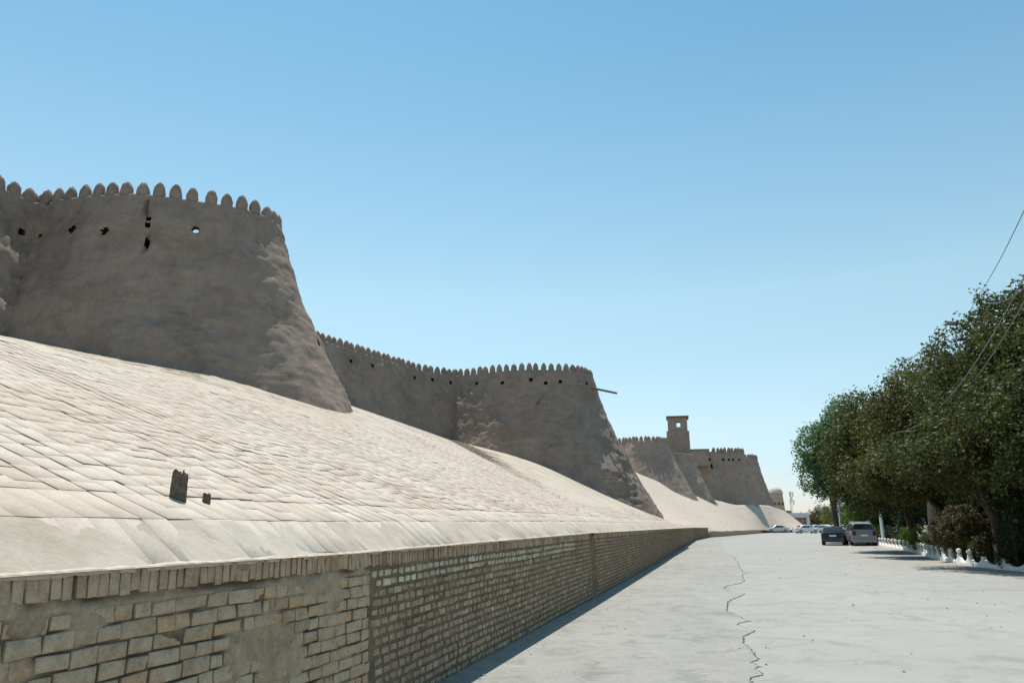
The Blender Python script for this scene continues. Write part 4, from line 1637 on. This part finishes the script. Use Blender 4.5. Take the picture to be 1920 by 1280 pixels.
def crown_clumps(ells, n, rng, rmin, rmax, shell=0.75):
    cs = []
    vol = np.array([e_[3] * e_[4] * e_[5] for e_ in ells]) ** (2 / 3)
    vol = vol / vol.sum()
    for i in range(n):
        e_ = ells[rng.choice(len(ells), p=vol)]
        d = rng.normal(0, 1, 3)
        d /= np.linalg.norm(d)
        k = shell + (1 - shell) * rng.random() if rng.random() < 0.72 else rng.random() * shell
        k *= 1 + 0.09 * rng.normal()
        cs.append([e_[0] + d[0] * e_[3] * k, e_[1] + d[1] * e_[4] * k, e_[2] + d[2] * e_[5] * k])
    return np.array(cs), rng.uniform(rmin, rmax, n)


def tree(label, base, fork_z, ells, nclump, per, lsize, mat, seed, lean=(0, 0), r0=0.28, name="deciduous_tree", rclump=(0.35, 0.8), limewash=0.0, nlimb=7, group="trees lining the right side of the road"):
    rng = np.random.default_rng(seed)
    t_ = thing(name, label, "tree", base, 0, group)
    b = np.array(base, float)
    fk = b + np.array([lean[0], lean[1], fork_z])
    mb = MB()
    pts_, rad = [], []
    for k in range(7):
        f_ = k / 6
        pts_.append(b + (fk - b) * f_ + np.array([rng.normal(0, 0.04), rng.normal(0, 0.04), -0.1 if k == 0 else 0]))
        rad.append(r0 * (1.35 - 0.55 * f_ ** 0.5) if k else r0 * 1.55)
    mb.tube(pts_, rad, 10)
    pmb("trunk", mb, M['bark'], t_, True)
    if limewash > 0:
        mb = MB()
        pp, rr_ = [], []
        for k in range(5):
            f_ = k / 4 * limewash / fork_z
            pp.append(b + (fk - b) * f_ + np.array([0, 0, -0.05 if k == 0 else 0]))
            rr_.append(r0 * (1.35 - 0.55 * f_ ** 0.5) * 1.03 + (0.03 if k else r0 * 0.22))
        mb.tube(pp, rr_, 12)
        pmb("limewash_band", mb, M['lime'], t_, True)
    for k in range(nlimb):
        e_ = ells[k % len(ells)]
        a = 2 * math.pi * k / nlimb + rng.uniform(-0.3, 0.3)
        tip = np.array([e_[0] + math.cos(a) * e_[3] * 0.7, e_[1] + math.sin(a) * e_[4] * 0.7, e_[2] + rng.uniform(-0.25, 0.6) * e_[5]])
        midp = fk + (tip - fk) * 0.45 + np.array([rng.normal(0, 0.3), rng.normal(0, 0.3), 0.5])
        mb = MB()
        mb.tube([fk - np.array([0, 0, 0.25]), fk + (midp - fk) * 0.4 + np.array([0, 0, 0.1]), midp, midp + (tip - midp) * 0.5 + rng.normal(0, 0.15, 3), tip], [r0 * 0.6, r0 * 0.45, r0 * 0.32, r0 * 0.18, 0.03], 7)
        pmb("limb", mb, M['bark'], t_, True)
        for q_ in range(3):
            mb2 = MB()
    cs, rs = crown_clumps(ells, nclump, rng, *rclump)
    V, F_, var = leaves(cs, rs, per, lsize, rng)
    part("crown", V, F_, mat, t_, False, var)
    return t_


def pxe(x, y, D, rx, ry=None, rz_=None):
    """ellipsoid centred on the sight line at distance D; radii in metres"""
    c_ = atD(x, y, D)
    return (c_[0], c_[1], c_[2], rx, ry or rx, rz_ or rx)


def gpx(x, y):
    return onZ(x, y)


# near big tree on the right
b = Fp(7.6, 1.5)
tree("nearest leafy tree at the right edge, whitewashed forked trunk behind the fence", (b[0], b[1], 0), 2.3,
     [pxe(1905, 665, 36, 3.0, 3.2, 2.5), pxe(1845, 745, 35, 2.6, 2.8, 2.4), pxe(1960, 760, 34, 3.4, 3.2, 3.6), pxe(1875, 850, 34, 2.8, 3.0, 2.0), pxe(1730, 855, 34, 1.9, 2.2, 0.9), pxe(1905, 800, 30.5, 2.5, 2.6, 2.0), pxe(1810, 850, 32.5, 1.9, 2.0, 1.0), pxe(1795, 735, 38, 1.9, 2.2, 1.7), pxe(1925, 595, 36, 1.8, 2.0, 1.4)],
     1900, 46, 0.15, M['leaf_olive'], 31, (-0.2, 0.1), 0.30, limewash=0.85, rclump=(0.3, 0.65), nlimb=9)
b = Fp(16.0, 1.2)
tree("second leafy tree along the fence, olive crown leaning over the road", (b[0], b[1], 0), 2.4,
     [pxe(1740, 745, 44, 2.3, 2.6, 2.2), pxe(1700, 810, 44, 2.3, 2.6, 2.4), pxe(1770, 850, 45, 3.0, 3.0, 2.6), pxe(1700, 880, 43, 2.1, 2.6, 1.6), pxe(1645, 893, 43, 1.8, 2.2, 1.0)],
     1300, 40, 0.17, M['leaf_olive2'], 32, (-0.3, 0), 0.24, limewash=0.7, rclump=(0.35, 0.7))
b = Fp(27.0, 1.0)
tree("third tree along the fence, broad low crown above the silver car", (b[0], b[1], 0), 2.6,
     [pxe(1640, 800, 52, 2.4, 2.8, 2.3), pxe(1612, 860, 50, 2.0, 2.6, 2.6), pxe(1660, 880, 52, 3.0, 3.0, 2.6), pxe(1625, 925, 50, 1.6, 2.2, 1.0)],
     1000, 36, 0.19, M['leaf_olive'], 33, (-0.4, 0), 0.25, rclump=(0.4, 0.8))
b = gpx(1574, 1012)
tree("blue-green tree farthest left of the row, alone against the sky", (b[0], b[1], 0), 3.2,
     [pxe(1545, 835, 74, 2.3, 2.6, 2.2), pxe(1543, 885, 74, 2.2, 2.6, 2.3), pxe(1575, 860, 75, 2.8, 3.0, 3.4), pxe(1590, 800, 74, 2.4, 2.6, 2.6)],
     1000, 36, 0.22, M['leaf_blue'], 34, (-0.3, 0), 0.28, rclump=(0.4, 0.85))
b = Fp(44.0, 3.0)
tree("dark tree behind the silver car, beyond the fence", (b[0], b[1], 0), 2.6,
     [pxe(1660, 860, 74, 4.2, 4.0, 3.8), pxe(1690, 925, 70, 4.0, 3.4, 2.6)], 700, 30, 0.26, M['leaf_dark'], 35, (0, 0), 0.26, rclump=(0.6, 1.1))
# rear rows that close the garden
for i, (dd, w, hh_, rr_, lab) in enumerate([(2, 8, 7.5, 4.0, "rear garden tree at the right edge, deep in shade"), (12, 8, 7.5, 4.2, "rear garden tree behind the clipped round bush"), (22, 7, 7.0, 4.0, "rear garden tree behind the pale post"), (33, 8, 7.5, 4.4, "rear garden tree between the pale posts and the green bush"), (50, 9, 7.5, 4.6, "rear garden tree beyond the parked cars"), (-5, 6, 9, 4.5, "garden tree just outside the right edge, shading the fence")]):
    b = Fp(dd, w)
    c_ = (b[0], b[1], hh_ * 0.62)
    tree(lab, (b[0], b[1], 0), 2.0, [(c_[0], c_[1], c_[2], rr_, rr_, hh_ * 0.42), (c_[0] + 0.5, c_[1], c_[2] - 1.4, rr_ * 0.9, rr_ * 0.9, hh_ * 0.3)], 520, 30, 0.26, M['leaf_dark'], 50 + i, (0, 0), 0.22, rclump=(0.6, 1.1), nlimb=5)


def bush(name, label, cat, c_, r3, n, per, lsize, mat, seed, group=None, shell=0.85, rc=(0.12, 0.25), stem=True):
    rng = np.random.default_rng(seed)
    t_ = thing(name, label, cat, (c_[0], c_[1], 0.05), 0, group)
    cs, rs = crown_clumps([(c_[0], c_[1], c_[2], *r3)], n, rng, rc[0], rc[1], shell)
    V, F_, var = leaves(cs, rs, per, lsize, rng)
    V = V[:]
    part("foliage", V, F_, mat, t_, False, var)
    if stem:
        mb = MB()
        for k in range(4):
            a = k * 1.7
            mb.tube([(c_[0] + 0.05 * math.cos(a), c_[1] + 0.05 * math.sin(a), 0.0), (c_[0] + r3[0] * 0.5 * math.cos(a), c_[1] + r3[1] * 0.5 * math.sin(a), c_[2])], [0.035, 0.012], 5)
        pmb("stem", mb, M['bark'], t_)
    return t_


c_ = atD(1800, 992, 38.5)
bush("topiary_bush", "round clipped brown-green bush behind the low white fence", "bush", c_, (1.1, 1.1, 0.95), 420, 46, 0.085, M['leaf_brown'], 61, shell=0.9, rc=(0.1, 0.2))
c_ = atD(1622, 965, 70)
bush("leafy_shrub", "bright green tall shrub behind the silver car", "shrub", (c_[0], c_[1], 2.0), (1.7, 1.6, 1.9), 260, 34, 0.16, M['leaf_bright'], 62, rc=(0.2, 0.45))
c_ = atD(1652, 996, 67)
bush("leafy_shrub", "yellow-green low shrub just right of the silver car", "shrub", (c_[0], c_[1], 0.85), (0.95, 0.9, 0.6), 160, 30, 0.11, M['leaf_yellow'], 63, rc=(0.12, 0.3))
for i, (x, y, D, rx, rz_, mt, lab) in enumerate([
        (1712, 1008, 55, 0.85, 0.75, 'leaf_bright', "leafy garden plant left of the leaning pale post"),
        (1738, 1012, 49, 0.9, 0.7, 'leaf_yellow', "yellowish flowering plant in front of the leaning pale post"),
        (1762, 1014, 46, 0.8, 0.75, 'leaf_bright', "green garden plant between the pale post and the round bush"),
        (1822, 1022, 38, 0.55, 0.55, 'leaf_bright', "green plant under the right side of the round clipped bush"),
        (1846, 1028, 36.5, 0.5, 0.5, 'leaf_brown', "pale flowering plant between the round bush and the forked trunk"),
        (1905, 1034, 34, 0.5, 0.5, 'leaf_bright', "bright green plant at the right edge behind the fence"),
        (1938, 1022, 36.0, 0.7, 0.7, 'leaf_bright', "green plant just past the right edge behind the fence"),
        (1690, 1000, 60, 0.9, 0.7, 'leaf_dark', "dark plant behind the far end of the white fence")]):
    c_ = atD(x, y, D)
    bush("garden_plant", lab, "plant", (c_[0], c_[1], max(0.4, c_[2])), (rx, rx * 0.8, rz_), 90, 26, 0.1, M[mt], 70 + i, group="plants behind the white fence", rc=(0.1, 0.28))
for i, (x, D, h_, r_, lab) in enumerate([(1897, 33, 4.6, 0.55, "dark narrow conifer right of the forked trunk"), (1846, 39, 4.2, 0.5, "narrow conifer seen left of the forked trunk"), (1700, 58, 3.6, 0.6, "narrow conifer behind the far end of the white fence")]):
    c_ = atD(x, 990, D)
    rng = np.random.default_rng(90 + i)
    t_ = thing("columnar_conifer", lab, "tree", (c_[0], c_[1], 0.05), 0, "narrow conifers in the garden")
    n = 420
    f_ = rng.random(n)
    a = rng.random(n) * 2 * math.pi
    rr_ = r_ * (1 - f_) ** 0.6 * (0.8 + 0.25 * rng.random(n))
    cs = np.stack([c_[0] + np.cos(a) * rr_, c_[1] + np.sin(a) * rr_, 0.2 + f_ * h_], 1)
    V, F_, var = leaves(cs, np.full(n, 0.16), 26, 0.09, rng, droop=-0.8)
    part("foliage", V, F_, M['leaf_dark'], t_, False, var)
    mb = MB()
    mb.tube([(c_[0], c_[1], 0), (c_[0], c_[1], h_ * 0.9)], [0.07, 0.02], 6)
    pmb("trunk", mb, M['bark'], t_)

# far greenery beyond the parked cars
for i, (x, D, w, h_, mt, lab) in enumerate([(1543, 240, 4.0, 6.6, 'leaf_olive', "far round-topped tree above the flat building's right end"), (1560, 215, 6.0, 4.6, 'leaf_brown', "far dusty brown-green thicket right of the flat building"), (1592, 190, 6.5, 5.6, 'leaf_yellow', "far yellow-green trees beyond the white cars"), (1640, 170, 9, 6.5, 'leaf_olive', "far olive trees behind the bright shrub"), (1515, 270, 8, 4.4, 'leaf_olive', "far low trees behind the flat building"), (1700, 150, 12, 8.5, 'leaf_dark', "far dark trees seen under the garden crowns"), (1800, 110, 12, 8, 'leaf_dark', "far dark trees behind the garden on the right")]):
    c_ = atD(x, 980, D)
    tree(lab, (c_[0], c_[1], 0), h_ * 0.35, [(c_[0], c_[1], h_ * 0.55, w, w * 0.7, h_ * 0.42), (c_[0] + w * 0.5, c_[1] + 1, h_ * 0.42, w * 0.6, w * 0.6, h_ * 0.38)], 300, 26, 0.45, M[mt], 120 + i, rclump=(0.7, 1.3), r0=0.2, nlimb=4, group="trees beyond the car park")

# ------------------------------------------------------------------ poles, lamps and cables
def lamp_post(label, gx, gD, head_px, mat, hl=1.4, r_=0.11, top=None):
    g = atD(gx, 990, gD)
    h = atD(head_px[0], head_px[1], gD)
    t_ = thing("street_lamp", label, "street lamp", (g[0], g[1], 0), 0, "street lamps among the trees")
    mb = MB()
    zt = h[2] - 0.35
    mb.tube([(g[0], g[1], 0), (g[0], g[1], zt)], [r_ * 1.3, r_ * 0.7], 10)
    pmb("pole", mb, mat, t_, True)
    mb = MB()
    mb.tube([(g[0], g[1], zt - 0.1), (g[0] - (g[0] - h[0]) * 0.25, g[1], zt + 0.18), (h[0] + 0.3, h[1], h[2])], 0.045, 6)
    pmb("arm", mb, mat, t_)
    mb = MB()
    mb.box((h[0], h[1], h[2]), (0.72, 0.26, 0.13), 0.2, 0.8)
    pmb("lamp_head", mb, M['lampgrey'], t_)
    return t_


lamp_post("street lamp whose flat head pokes out of the nearest tree", 1880, 38.0, (1783, 606), M['pole'], r_=0.12)
lamp_post("street lamp with a pale post right of the silver car, its arm above it", 1654, 66, (1600, 769), M['polepaint'])
lamp_post("thin grey street lamp farthest off, behind the parked cars", 1577, 84, (1574, 848), M['pole'])

pl = thing("concrete_post", "leaning pale grey concrete post in the garden", "post", (*Fp(14.5, 0.7)[:2], 0))
b = Fp(14.5, 0.9)
mb = MB()
q0 = atD(1751, 1008, 50)
q1_ = atD(1738, 860, 50)
mb.tube([(q0[0], q0[1], 0), tuple(q0), tuple(q1_)], [0.26, 0.25, 0.18], 8)
pl.location = (q0[0], q0[1], 0)
pmb("shaft", mb, M['pole'], pl, True)

ep = atD(1842, 600, 39)
epn = thing("utility_pole", "utility pole inside the nearest tree, its insulator tip above the leaves", "pole", (ep[0], ep[1], 0))
tp = atD(1839, 552, 39)
mb = MB()
mb.tube([(ep[0], ep[1], 0), (ep[0], ep[1], tp[2] - 0.55)], [0.16, 0.1], 8)
pmb("pole", mb, M['pole'], epn)
mb = MB()
mb.tube([(ep[0], ep[1], tp[2] - 0.6), (ep[0], ep[1], tp[2])], 0.022, 6)
for dz, r_ in ((-0.05, 0.06), (-0.2, 0.05), (-0.36, 0.06)):
    mb.lathe([(0.02, -0.05), (r_, -0.02), (r_, 0.02), (0.02, 0.05)], (ep[0], ep[1], tp[2] + dz), 8)
pmb("insulator", mb, M['trim'], epn)


def cable(label, a, b, sag, r_=0.012):
    a, b = np.array(a), np.array(b)
    pts_ = []
    for k in range(15):
        f_ = k / 14
        q = a + (b - a) * f_
        q = q - np.array([0, 0, sag * 4 * f_ * (1 - f_)])
        pts_.append(q)
    me_ = MB()
    me_.tube(pts_, r_, 5)
    link("cable", mesh(np.array(me_.v), me_.f, M['cable']), None, None, label, "cable", "overhead cables on the right")


cable("overhead cable coming down from the top right to the insulator tip", atD(1925, 385, 17), (ep[0], ep[1], tp[2]), 0.12, 0.011)
cable("overhead cable running on from the insulator tip into the next trees", (ep[0], ep[1], tp[2]), atD(1640, 790, 52), 1.0, 0.013)
cable("grey cable crossing the right edge just above the nearest tree", atD(1930, 530, 24), atD(1842, 566, 31), 0.25, 0.014)
cable("lower of two pale cables sagging in front of the second tree", atD(1990, 430, 22), atD(1715, 808, 38), 0.9, 0.015)
cable("upper of two pale cables sagging in front of the second tree", atD(1930, 500, 22), atD(1672, 812, 38), 1.0, 0.015)

# ------------------------------------------------------------------ vehicles
KINDS = {
    'sedan': dict(L=4.3, W=1.68, st=[(-2.15, 0.72, 0.55), (-2.08, 0.93, 0.93), (-1.55, 0.98, 0.98), (-0.95, 0.98, 1.38), (-0.2, 0.97, 1.45), (0.35, 0.95, 1.42), (1.05, 0.94, 0.97), (1.85, 0.84, 0.84), (2.1, 0.70, 0.70), (2.16, 0.5, 0.5)], cab=(2, 6), wx=(-1.3, 1.32), wr=0.3),
    'suv': dict(L=4.5, W=1.76, st=[(-2.36, 0.8, 0.8), (-2.3, 1.05, 1.12), (-2.18, 1.08, 1.62), (-1.3, 1.07, 1.76), (-0.2, 1.06, 1.77), (0.45, 1.05, 1.70), (1.2, 1.05, 1.08), (2.0, 0.98, 0.98), (2.3, 0.8, 0.8), (2.37, 0.55, 0.55)], cab=(1, 6), wx=(-1.42, 1.45), wr=0.37),
    'hatch': dict(L=3.9, W=1.66, st=[(-1.95, 0.74, 0.74), (-1.9, 0.98, 1.0), (-1.62, 1.0, 1.33), (-0.9, 0.99, 1.47), (-0.1, 0.97, 1.48), (0.4, 0.95, 1.42), (1.05, 0.94, 0.97), (1.7, 0.86, 0.86), (1.92, 0.7, 0.7), (1.96, 0.5, 0.5)], cab=(1, 6), wx=(-1.2, 1.2), wr=0.29),
}


def car(kind, label, x, y, rz_, mat, group):
    K = KINDS[kind]
    W_ = K['W'] / 2
    t_ = thing("parked_car", label, "car", (x, y, 0.002), rz_, group)
    st = K['st']
    rings = []
    for i, (px_, belt, top) in enumerate(st):
        cab = top > belt + 0.03
        wt = W_ * 0.76 if cab else W_ * 0.88
        endk = 0.9 if i in (0, len(st) - 1) else 1.0
        zb = 0.24 if i not in (0, len(st) - 1) else 0.34
        ring = [(-W_ * 0.86 * endk, zb), (-W_ * endk, 0.36), (-W_ * endk, min(0.62, belt - 0.08)), (-W_ * 0.985 * endk, belt - 0.02), (-wt * 1.02 * endk if cab else -W_ * 0.93 * endk, top - 0.06 if cab else belt + 0.0), (-wt * 0.86 * endk, top if cab else top + 0.012), (0, top + 0.02)]
        ring = ring + [(-a, b) for a, b in ring[-2::-1]]
        rings.append([(px_, a, b) for a, b in ring])
    n = len(rings[0])
    vs_ = [p_ for r_ in rings for p_ in r_]
    fs = []
    for i in range(len(rings) - 1):
        for k in range(n - 1):
            fs.append((i * n + k, i * n + k + 1, (i + 1) * n + k + 1, (i + 1) * n + k))
        fs.append((i * n + n - 1, i * n, (i + 1) * n, (i + 1) * n + n - 1))
    fs.append(tuple(range(n)))
    fs.append(tuple(range((len(rings) - 1) * n, len(rings) * n))[::-1])
    body = link("body", mesh(vs_, fs, mat), t_)
    # side windows
    c0, c1 = K['cab']

    def side_pt(i, f_, zfrac, sgn):
        (xa, ba, ta), (xb, bb, tb_) = st[i], st[i + 1]
        xx = xa + (xb - xa) * f_
        bb_ = ba + (bb - ba) * f_
        tt = ta + (tb_ - ta) * f_
        w0_, w1_ = W_ * 0.985, W_ * 0.76 * 1.02
        if tt <= bb_ + 0.03:
            w1_ = W_ * 0.93
        z = bb_ - 0.02 + (tt - 0.06 - bb_ + 0.02) * zfrac
        y_ = w0_ + (w1_ - w0_) * zfrac + 0.012
        return (xx, sgn * y_, z)
    for sgn in (-1, 1):
        for i in range(c0, c1):
            (xa, ba, ta), (xb, bb, tb_) = st[i], st[i + 1]
            if max(ta - ba, tb_ - bb) < 0.15:
                continue
            fa, fb = 0.05, 0.95
            if ta - ba < 0.1:
                fa = 0.35
            if tb_ - bb < 0.1:
                fb = 0.7
            q = [side_pt(i, fa, 0.12, sgn), side_pt(i, fb, 0.12, sgn), side_pt(i, fb, 0.9, sgn), side_pt(i, fa, 0.9, sgn)]
            if sgn > 0:
                q = q[::-1]
            link("window", mesh(q, [(0, 1, 2, 3)], M['glass']), t_)
    # front and rear screens
    for (ia, ib, nm) in ((c0, c0 + 1, "rear_window"), (c1, c1 - 1, "windscreen")):
        (xa, ba, ta), (xb, bb, tb_) = st[ia], st[ib]
        sg = -1 if nm == "rear_window" else 1
        f0, f1_ = 0.12, 0.86
        pa = (xa + (xb - xa) * f0 + sg * 0.02, ta + (tb_ - ta) * f0 + 0.035)
        pb = (xa + (xb - xa) * f1_ + sg * 0.02, ta + (tb_ - ta) * f1_ + 0.035)
        w1_, w2_ = W_ * 0.84, W_ * 0.66
        link(nm, mesh([(pa[0], -w1_, pa[1]), (pa[0], w1_, pa[1]), (pb[0], w2_, pb[1]), (pb[0], -w2_, pb[1])], [(0, 1, 2, 3)], M['glass']), t_)
    for wx in K['wx']:
        for sgn in (-1, 1):
            w_ = link("wheel", None, t_)
            w_.location = (wx, sgn * (W_ - 0.09), K['wr'])
            mb = MB()
            R_ = K['wr']
            prof = [(R_ * 0.6, -0.1), (R_ * 0.93, -0.1), (R_, -0.06), (R_, 0.06), (R_ * 0.93, 0.1), (R_ * 0.6, 0.1)]
            nn_ = 18
            vv_, ff_ = [], []
            for r_, y_ in prof:
                for k in range(nn_):
                    a = 2 * math.pi * k / nn_
                    vv_.append((r_ * math.cos(a), y_, r_ * math.sin(a)))
            for i in range(len(prof) - 1):
                for k in range(nn_):
                    ff_.append((i * nn_ + k, i * nn_ + (k + 1) % nn_, (i + 1) * nn_ + (k + 1) % nn_, (i + 1) * nn_ + k))
            link("tyre", mesh(vv_, ff_, M['tyre'], True), w_)
            vv_, ff_ = [(0, sgn * 0.07, 0)], []
            for k in range(nn_):
                a = 2 * math.pi * k / nn_
                vv_.append((R_ * 0.62 * math.cos(a), sgn * (0.085 if k % 3 else 0.04), R_ * 0.62 * math.sin(a)))
            for k in range(nn_):
                ff_.append((0, 1 + k, 1 + (k + 1) % nn_))
            link("rim", mesh(vv_, ff_, M['rim']), w_)
            # dark arch
            vv_, ff_ = [], []
            for k in range(11):
                a = math.pi * k / 10
                for rr_ in (R_ * 0.98, R_ * 1.14):
                    vv_.append((wx + rr_ * math.cos(a), sgn * (W_ + 0.006), R_ + rr_ * math.sin(a) * 0.98))
            for k in range(10):
                ff_.append((2 * k, 2 * k + 1, 2 * k + 3, 2 * k + 2))
            link("wheel_arch", mesh(vv_, ff_, M['trim']), t_)
    xr, xf = st[0][0], st[-1][0]
    hz = st[1][1]
    for sgn in (-1, 1):
        mb = MB()
        mb.box((xr + 0.02, sgn * W_ * 0.80, hz - 0.13), (0.12, W_ * 0.24, 0.15 if kind != 'suv' else 0.30))
        lmb("tail_light", mb, M['tail'], t_)
        mb = MB()
        mb.box((xf - 0.09, sgn * W_ * 0.68, 0.66), (0.14, W_ * 0.34, 0.14))
        lmb("headlight", mb, M['head'], t_)
        mb = MB()
        mb.box((st[c1][0] - 0.25, sgn * (W_ + 0.07), st[c1][1] + 0.08), (0.12, 0.18, 0.13))
        lmb("side_mirror", mb, mat, t_)
    mb = MB()
    mb.box((xr - 0.03, 0, 0.40), (0.12, W_ * 1.8, 0.2))
    lmb("rear_bumper", mb, mat if kind != 'hatch' else M['trim'], t_)
    mb = MB()
    mb.box((xf + 0.0, 0, 0.40), (0.12, W_ * 1.8, 0.2))
    lmb("front_bumper", mb, mat, t_)
    mb = MB()
    mb.box((xr - 0.045 if kind == 'suv' else xr - 0.02, 0, 0.72 if kind != 'suv' else 0.78), (0.03, 0.5, 0.12))
    lmb("number_plate", mb, M['plate'], t_)
    if kind == 'suv':
        for sgn in (-1, 1):
            mb = MB()
            mb.tube([(-1.7, sgn * W_ * 0.66, 1.80), (-1.6, sgn * W_ * 0.66, 1.84), (0.1, sgn * W_ * 0.66, 1.83), (0.25, sgn * W_ * 0.66, 1.76)], 0.02, 6)
            lmb("roof_rail", mb, M['rim'], t_)
    return t_


road_az = math.atan2(FD[1], FD[0])
g = onZ(1565, 1022)
car('sedan', "black car seen from behind, parked left of the silver estate car", g[0] + 0.75, g[1] + 1.9, road_az - 0.07, M['car_black'], "cars parked along the road")
g = onZ(1616, 1023)
car('suv', "silver tall car seen from behind beside the white fence end", g[0] + 0.8, g[1] + 2.0, road_az + 0.06, M['car_silver'], "cars parked along the road")
far = [
    ('sedan', 1457, 998.3, math.pi, 'car_pale', "pale sedan farthest left, parked alone below the slope"),
    ('sedan', 1512, 999.3, 0.05, 'car_white', "white sedan side-on, right of the lone pale sedan"),
    ('sedan', 1531, 996.4, 0.3, 'car_white', "white sedan half hidden behind the side-on white sedan"),
    ('hatch', 1545, 998.6, 2.2, 'car_white', "white hatchback nosing out left of the black car"),
    ('suv', 1551, 994.0, 0.25, 'car_white', "tall white car standing highest behind the others"),
    ('sedan', 1568, 996.5, 1.0, 'car_white', "white car directly behind the black car"),
    ('hatch', 1583, 998.0, 1.3, 'car_white', "white car glimpsed between the black and silver cars"),
    ('sedan', 1541, 992.5, 0.1, 'car_white', "white sedan in the last row, left of the tall white car"),
]
for k_, x, y, r_, mt, lab in far:
    g = onZ(x, y)
    car(k_, lab, g[0], g[1], r_, M[mt], "pale cars in the car park at the end of the road")

# ------------------------------------------------------------------ pebbles and dust lumps at the wall foot
rng = np.random.default_rng(5)
n = 900
s_ = rng.uniform(-3, 45, n)
t_ = -np.abs(rng.normal(0, 0.25, n)) - 0.03
far_ = rng.random(n) < 0.4
t_ = np.where(far_, -rng.uniform(0.1, 9, n), t_)
sz = np.abs(rng.normal(0.007, 0.007, n)) + 0.004
octa = np.array([(1, 0, 0), (-1, 0, 0), (0, 1, 0), (0, -1, 0), (0, 0, 0.7), (0, 0, -0.4)], float)
of_ = np.array([(0, 2, 4), (2, 1, 4), (1, 3, 4), (3, 0, 4), (2, 0, 5), (1, 2, 5), (3, 1, 5), (0, 3, 5)])
cen = np.stack([W0[0] + s_ * U[0] + t_ * N[0], W0[1] + s_ * U[1] + t_ * N[1], np.full(n, HL)], 1)
V = cen[:, None] + octa[None] * sz[:, None, None] * rng.uniform(0.7, 1.3, (n, 6, 3))
F_ = (of_[None] + (np.arange(n) * 6)[:, None, None]).reshape(-1, 3)
link("pebbles", mesh(V.reshape(-1, 3), F_, M['stone']), kind='stuff', label="small loose stones scattered on the road by the wall")

P_ = np.array([q for q in dense if q[1] < 40])
n = 5200
ii = rng.integers(0, len(P_), n)
pp = P_[ii] + np.stack([rng.normal(0.006, 0.011, n), rng.normal(0, 0.011, n), np.zeros(n)], 1)
sz = np.clip(np.abs(rng.normal(0.0, 0.004, n)) + 0.002, 0, 0.012)
cen = np.stack([pp[:, 0], pp[:, 1], np.full(n, 0.003)], 1)
V = cen[:, None] + octa[None] * sz[:, None, None] * rng.uniform(0.6, 1.4, (n, 6, 3))
F_ = (of_[None] + (np.arange(n) * 6)[:, None, None]).reshape(-1, 3)
link("asphalt_crumbs", mesh(V.reshape(-1, 3), F_, M['crumb']), kind='stuff', label="dark crumbs of broken asphalt along the jagged edge in the road")
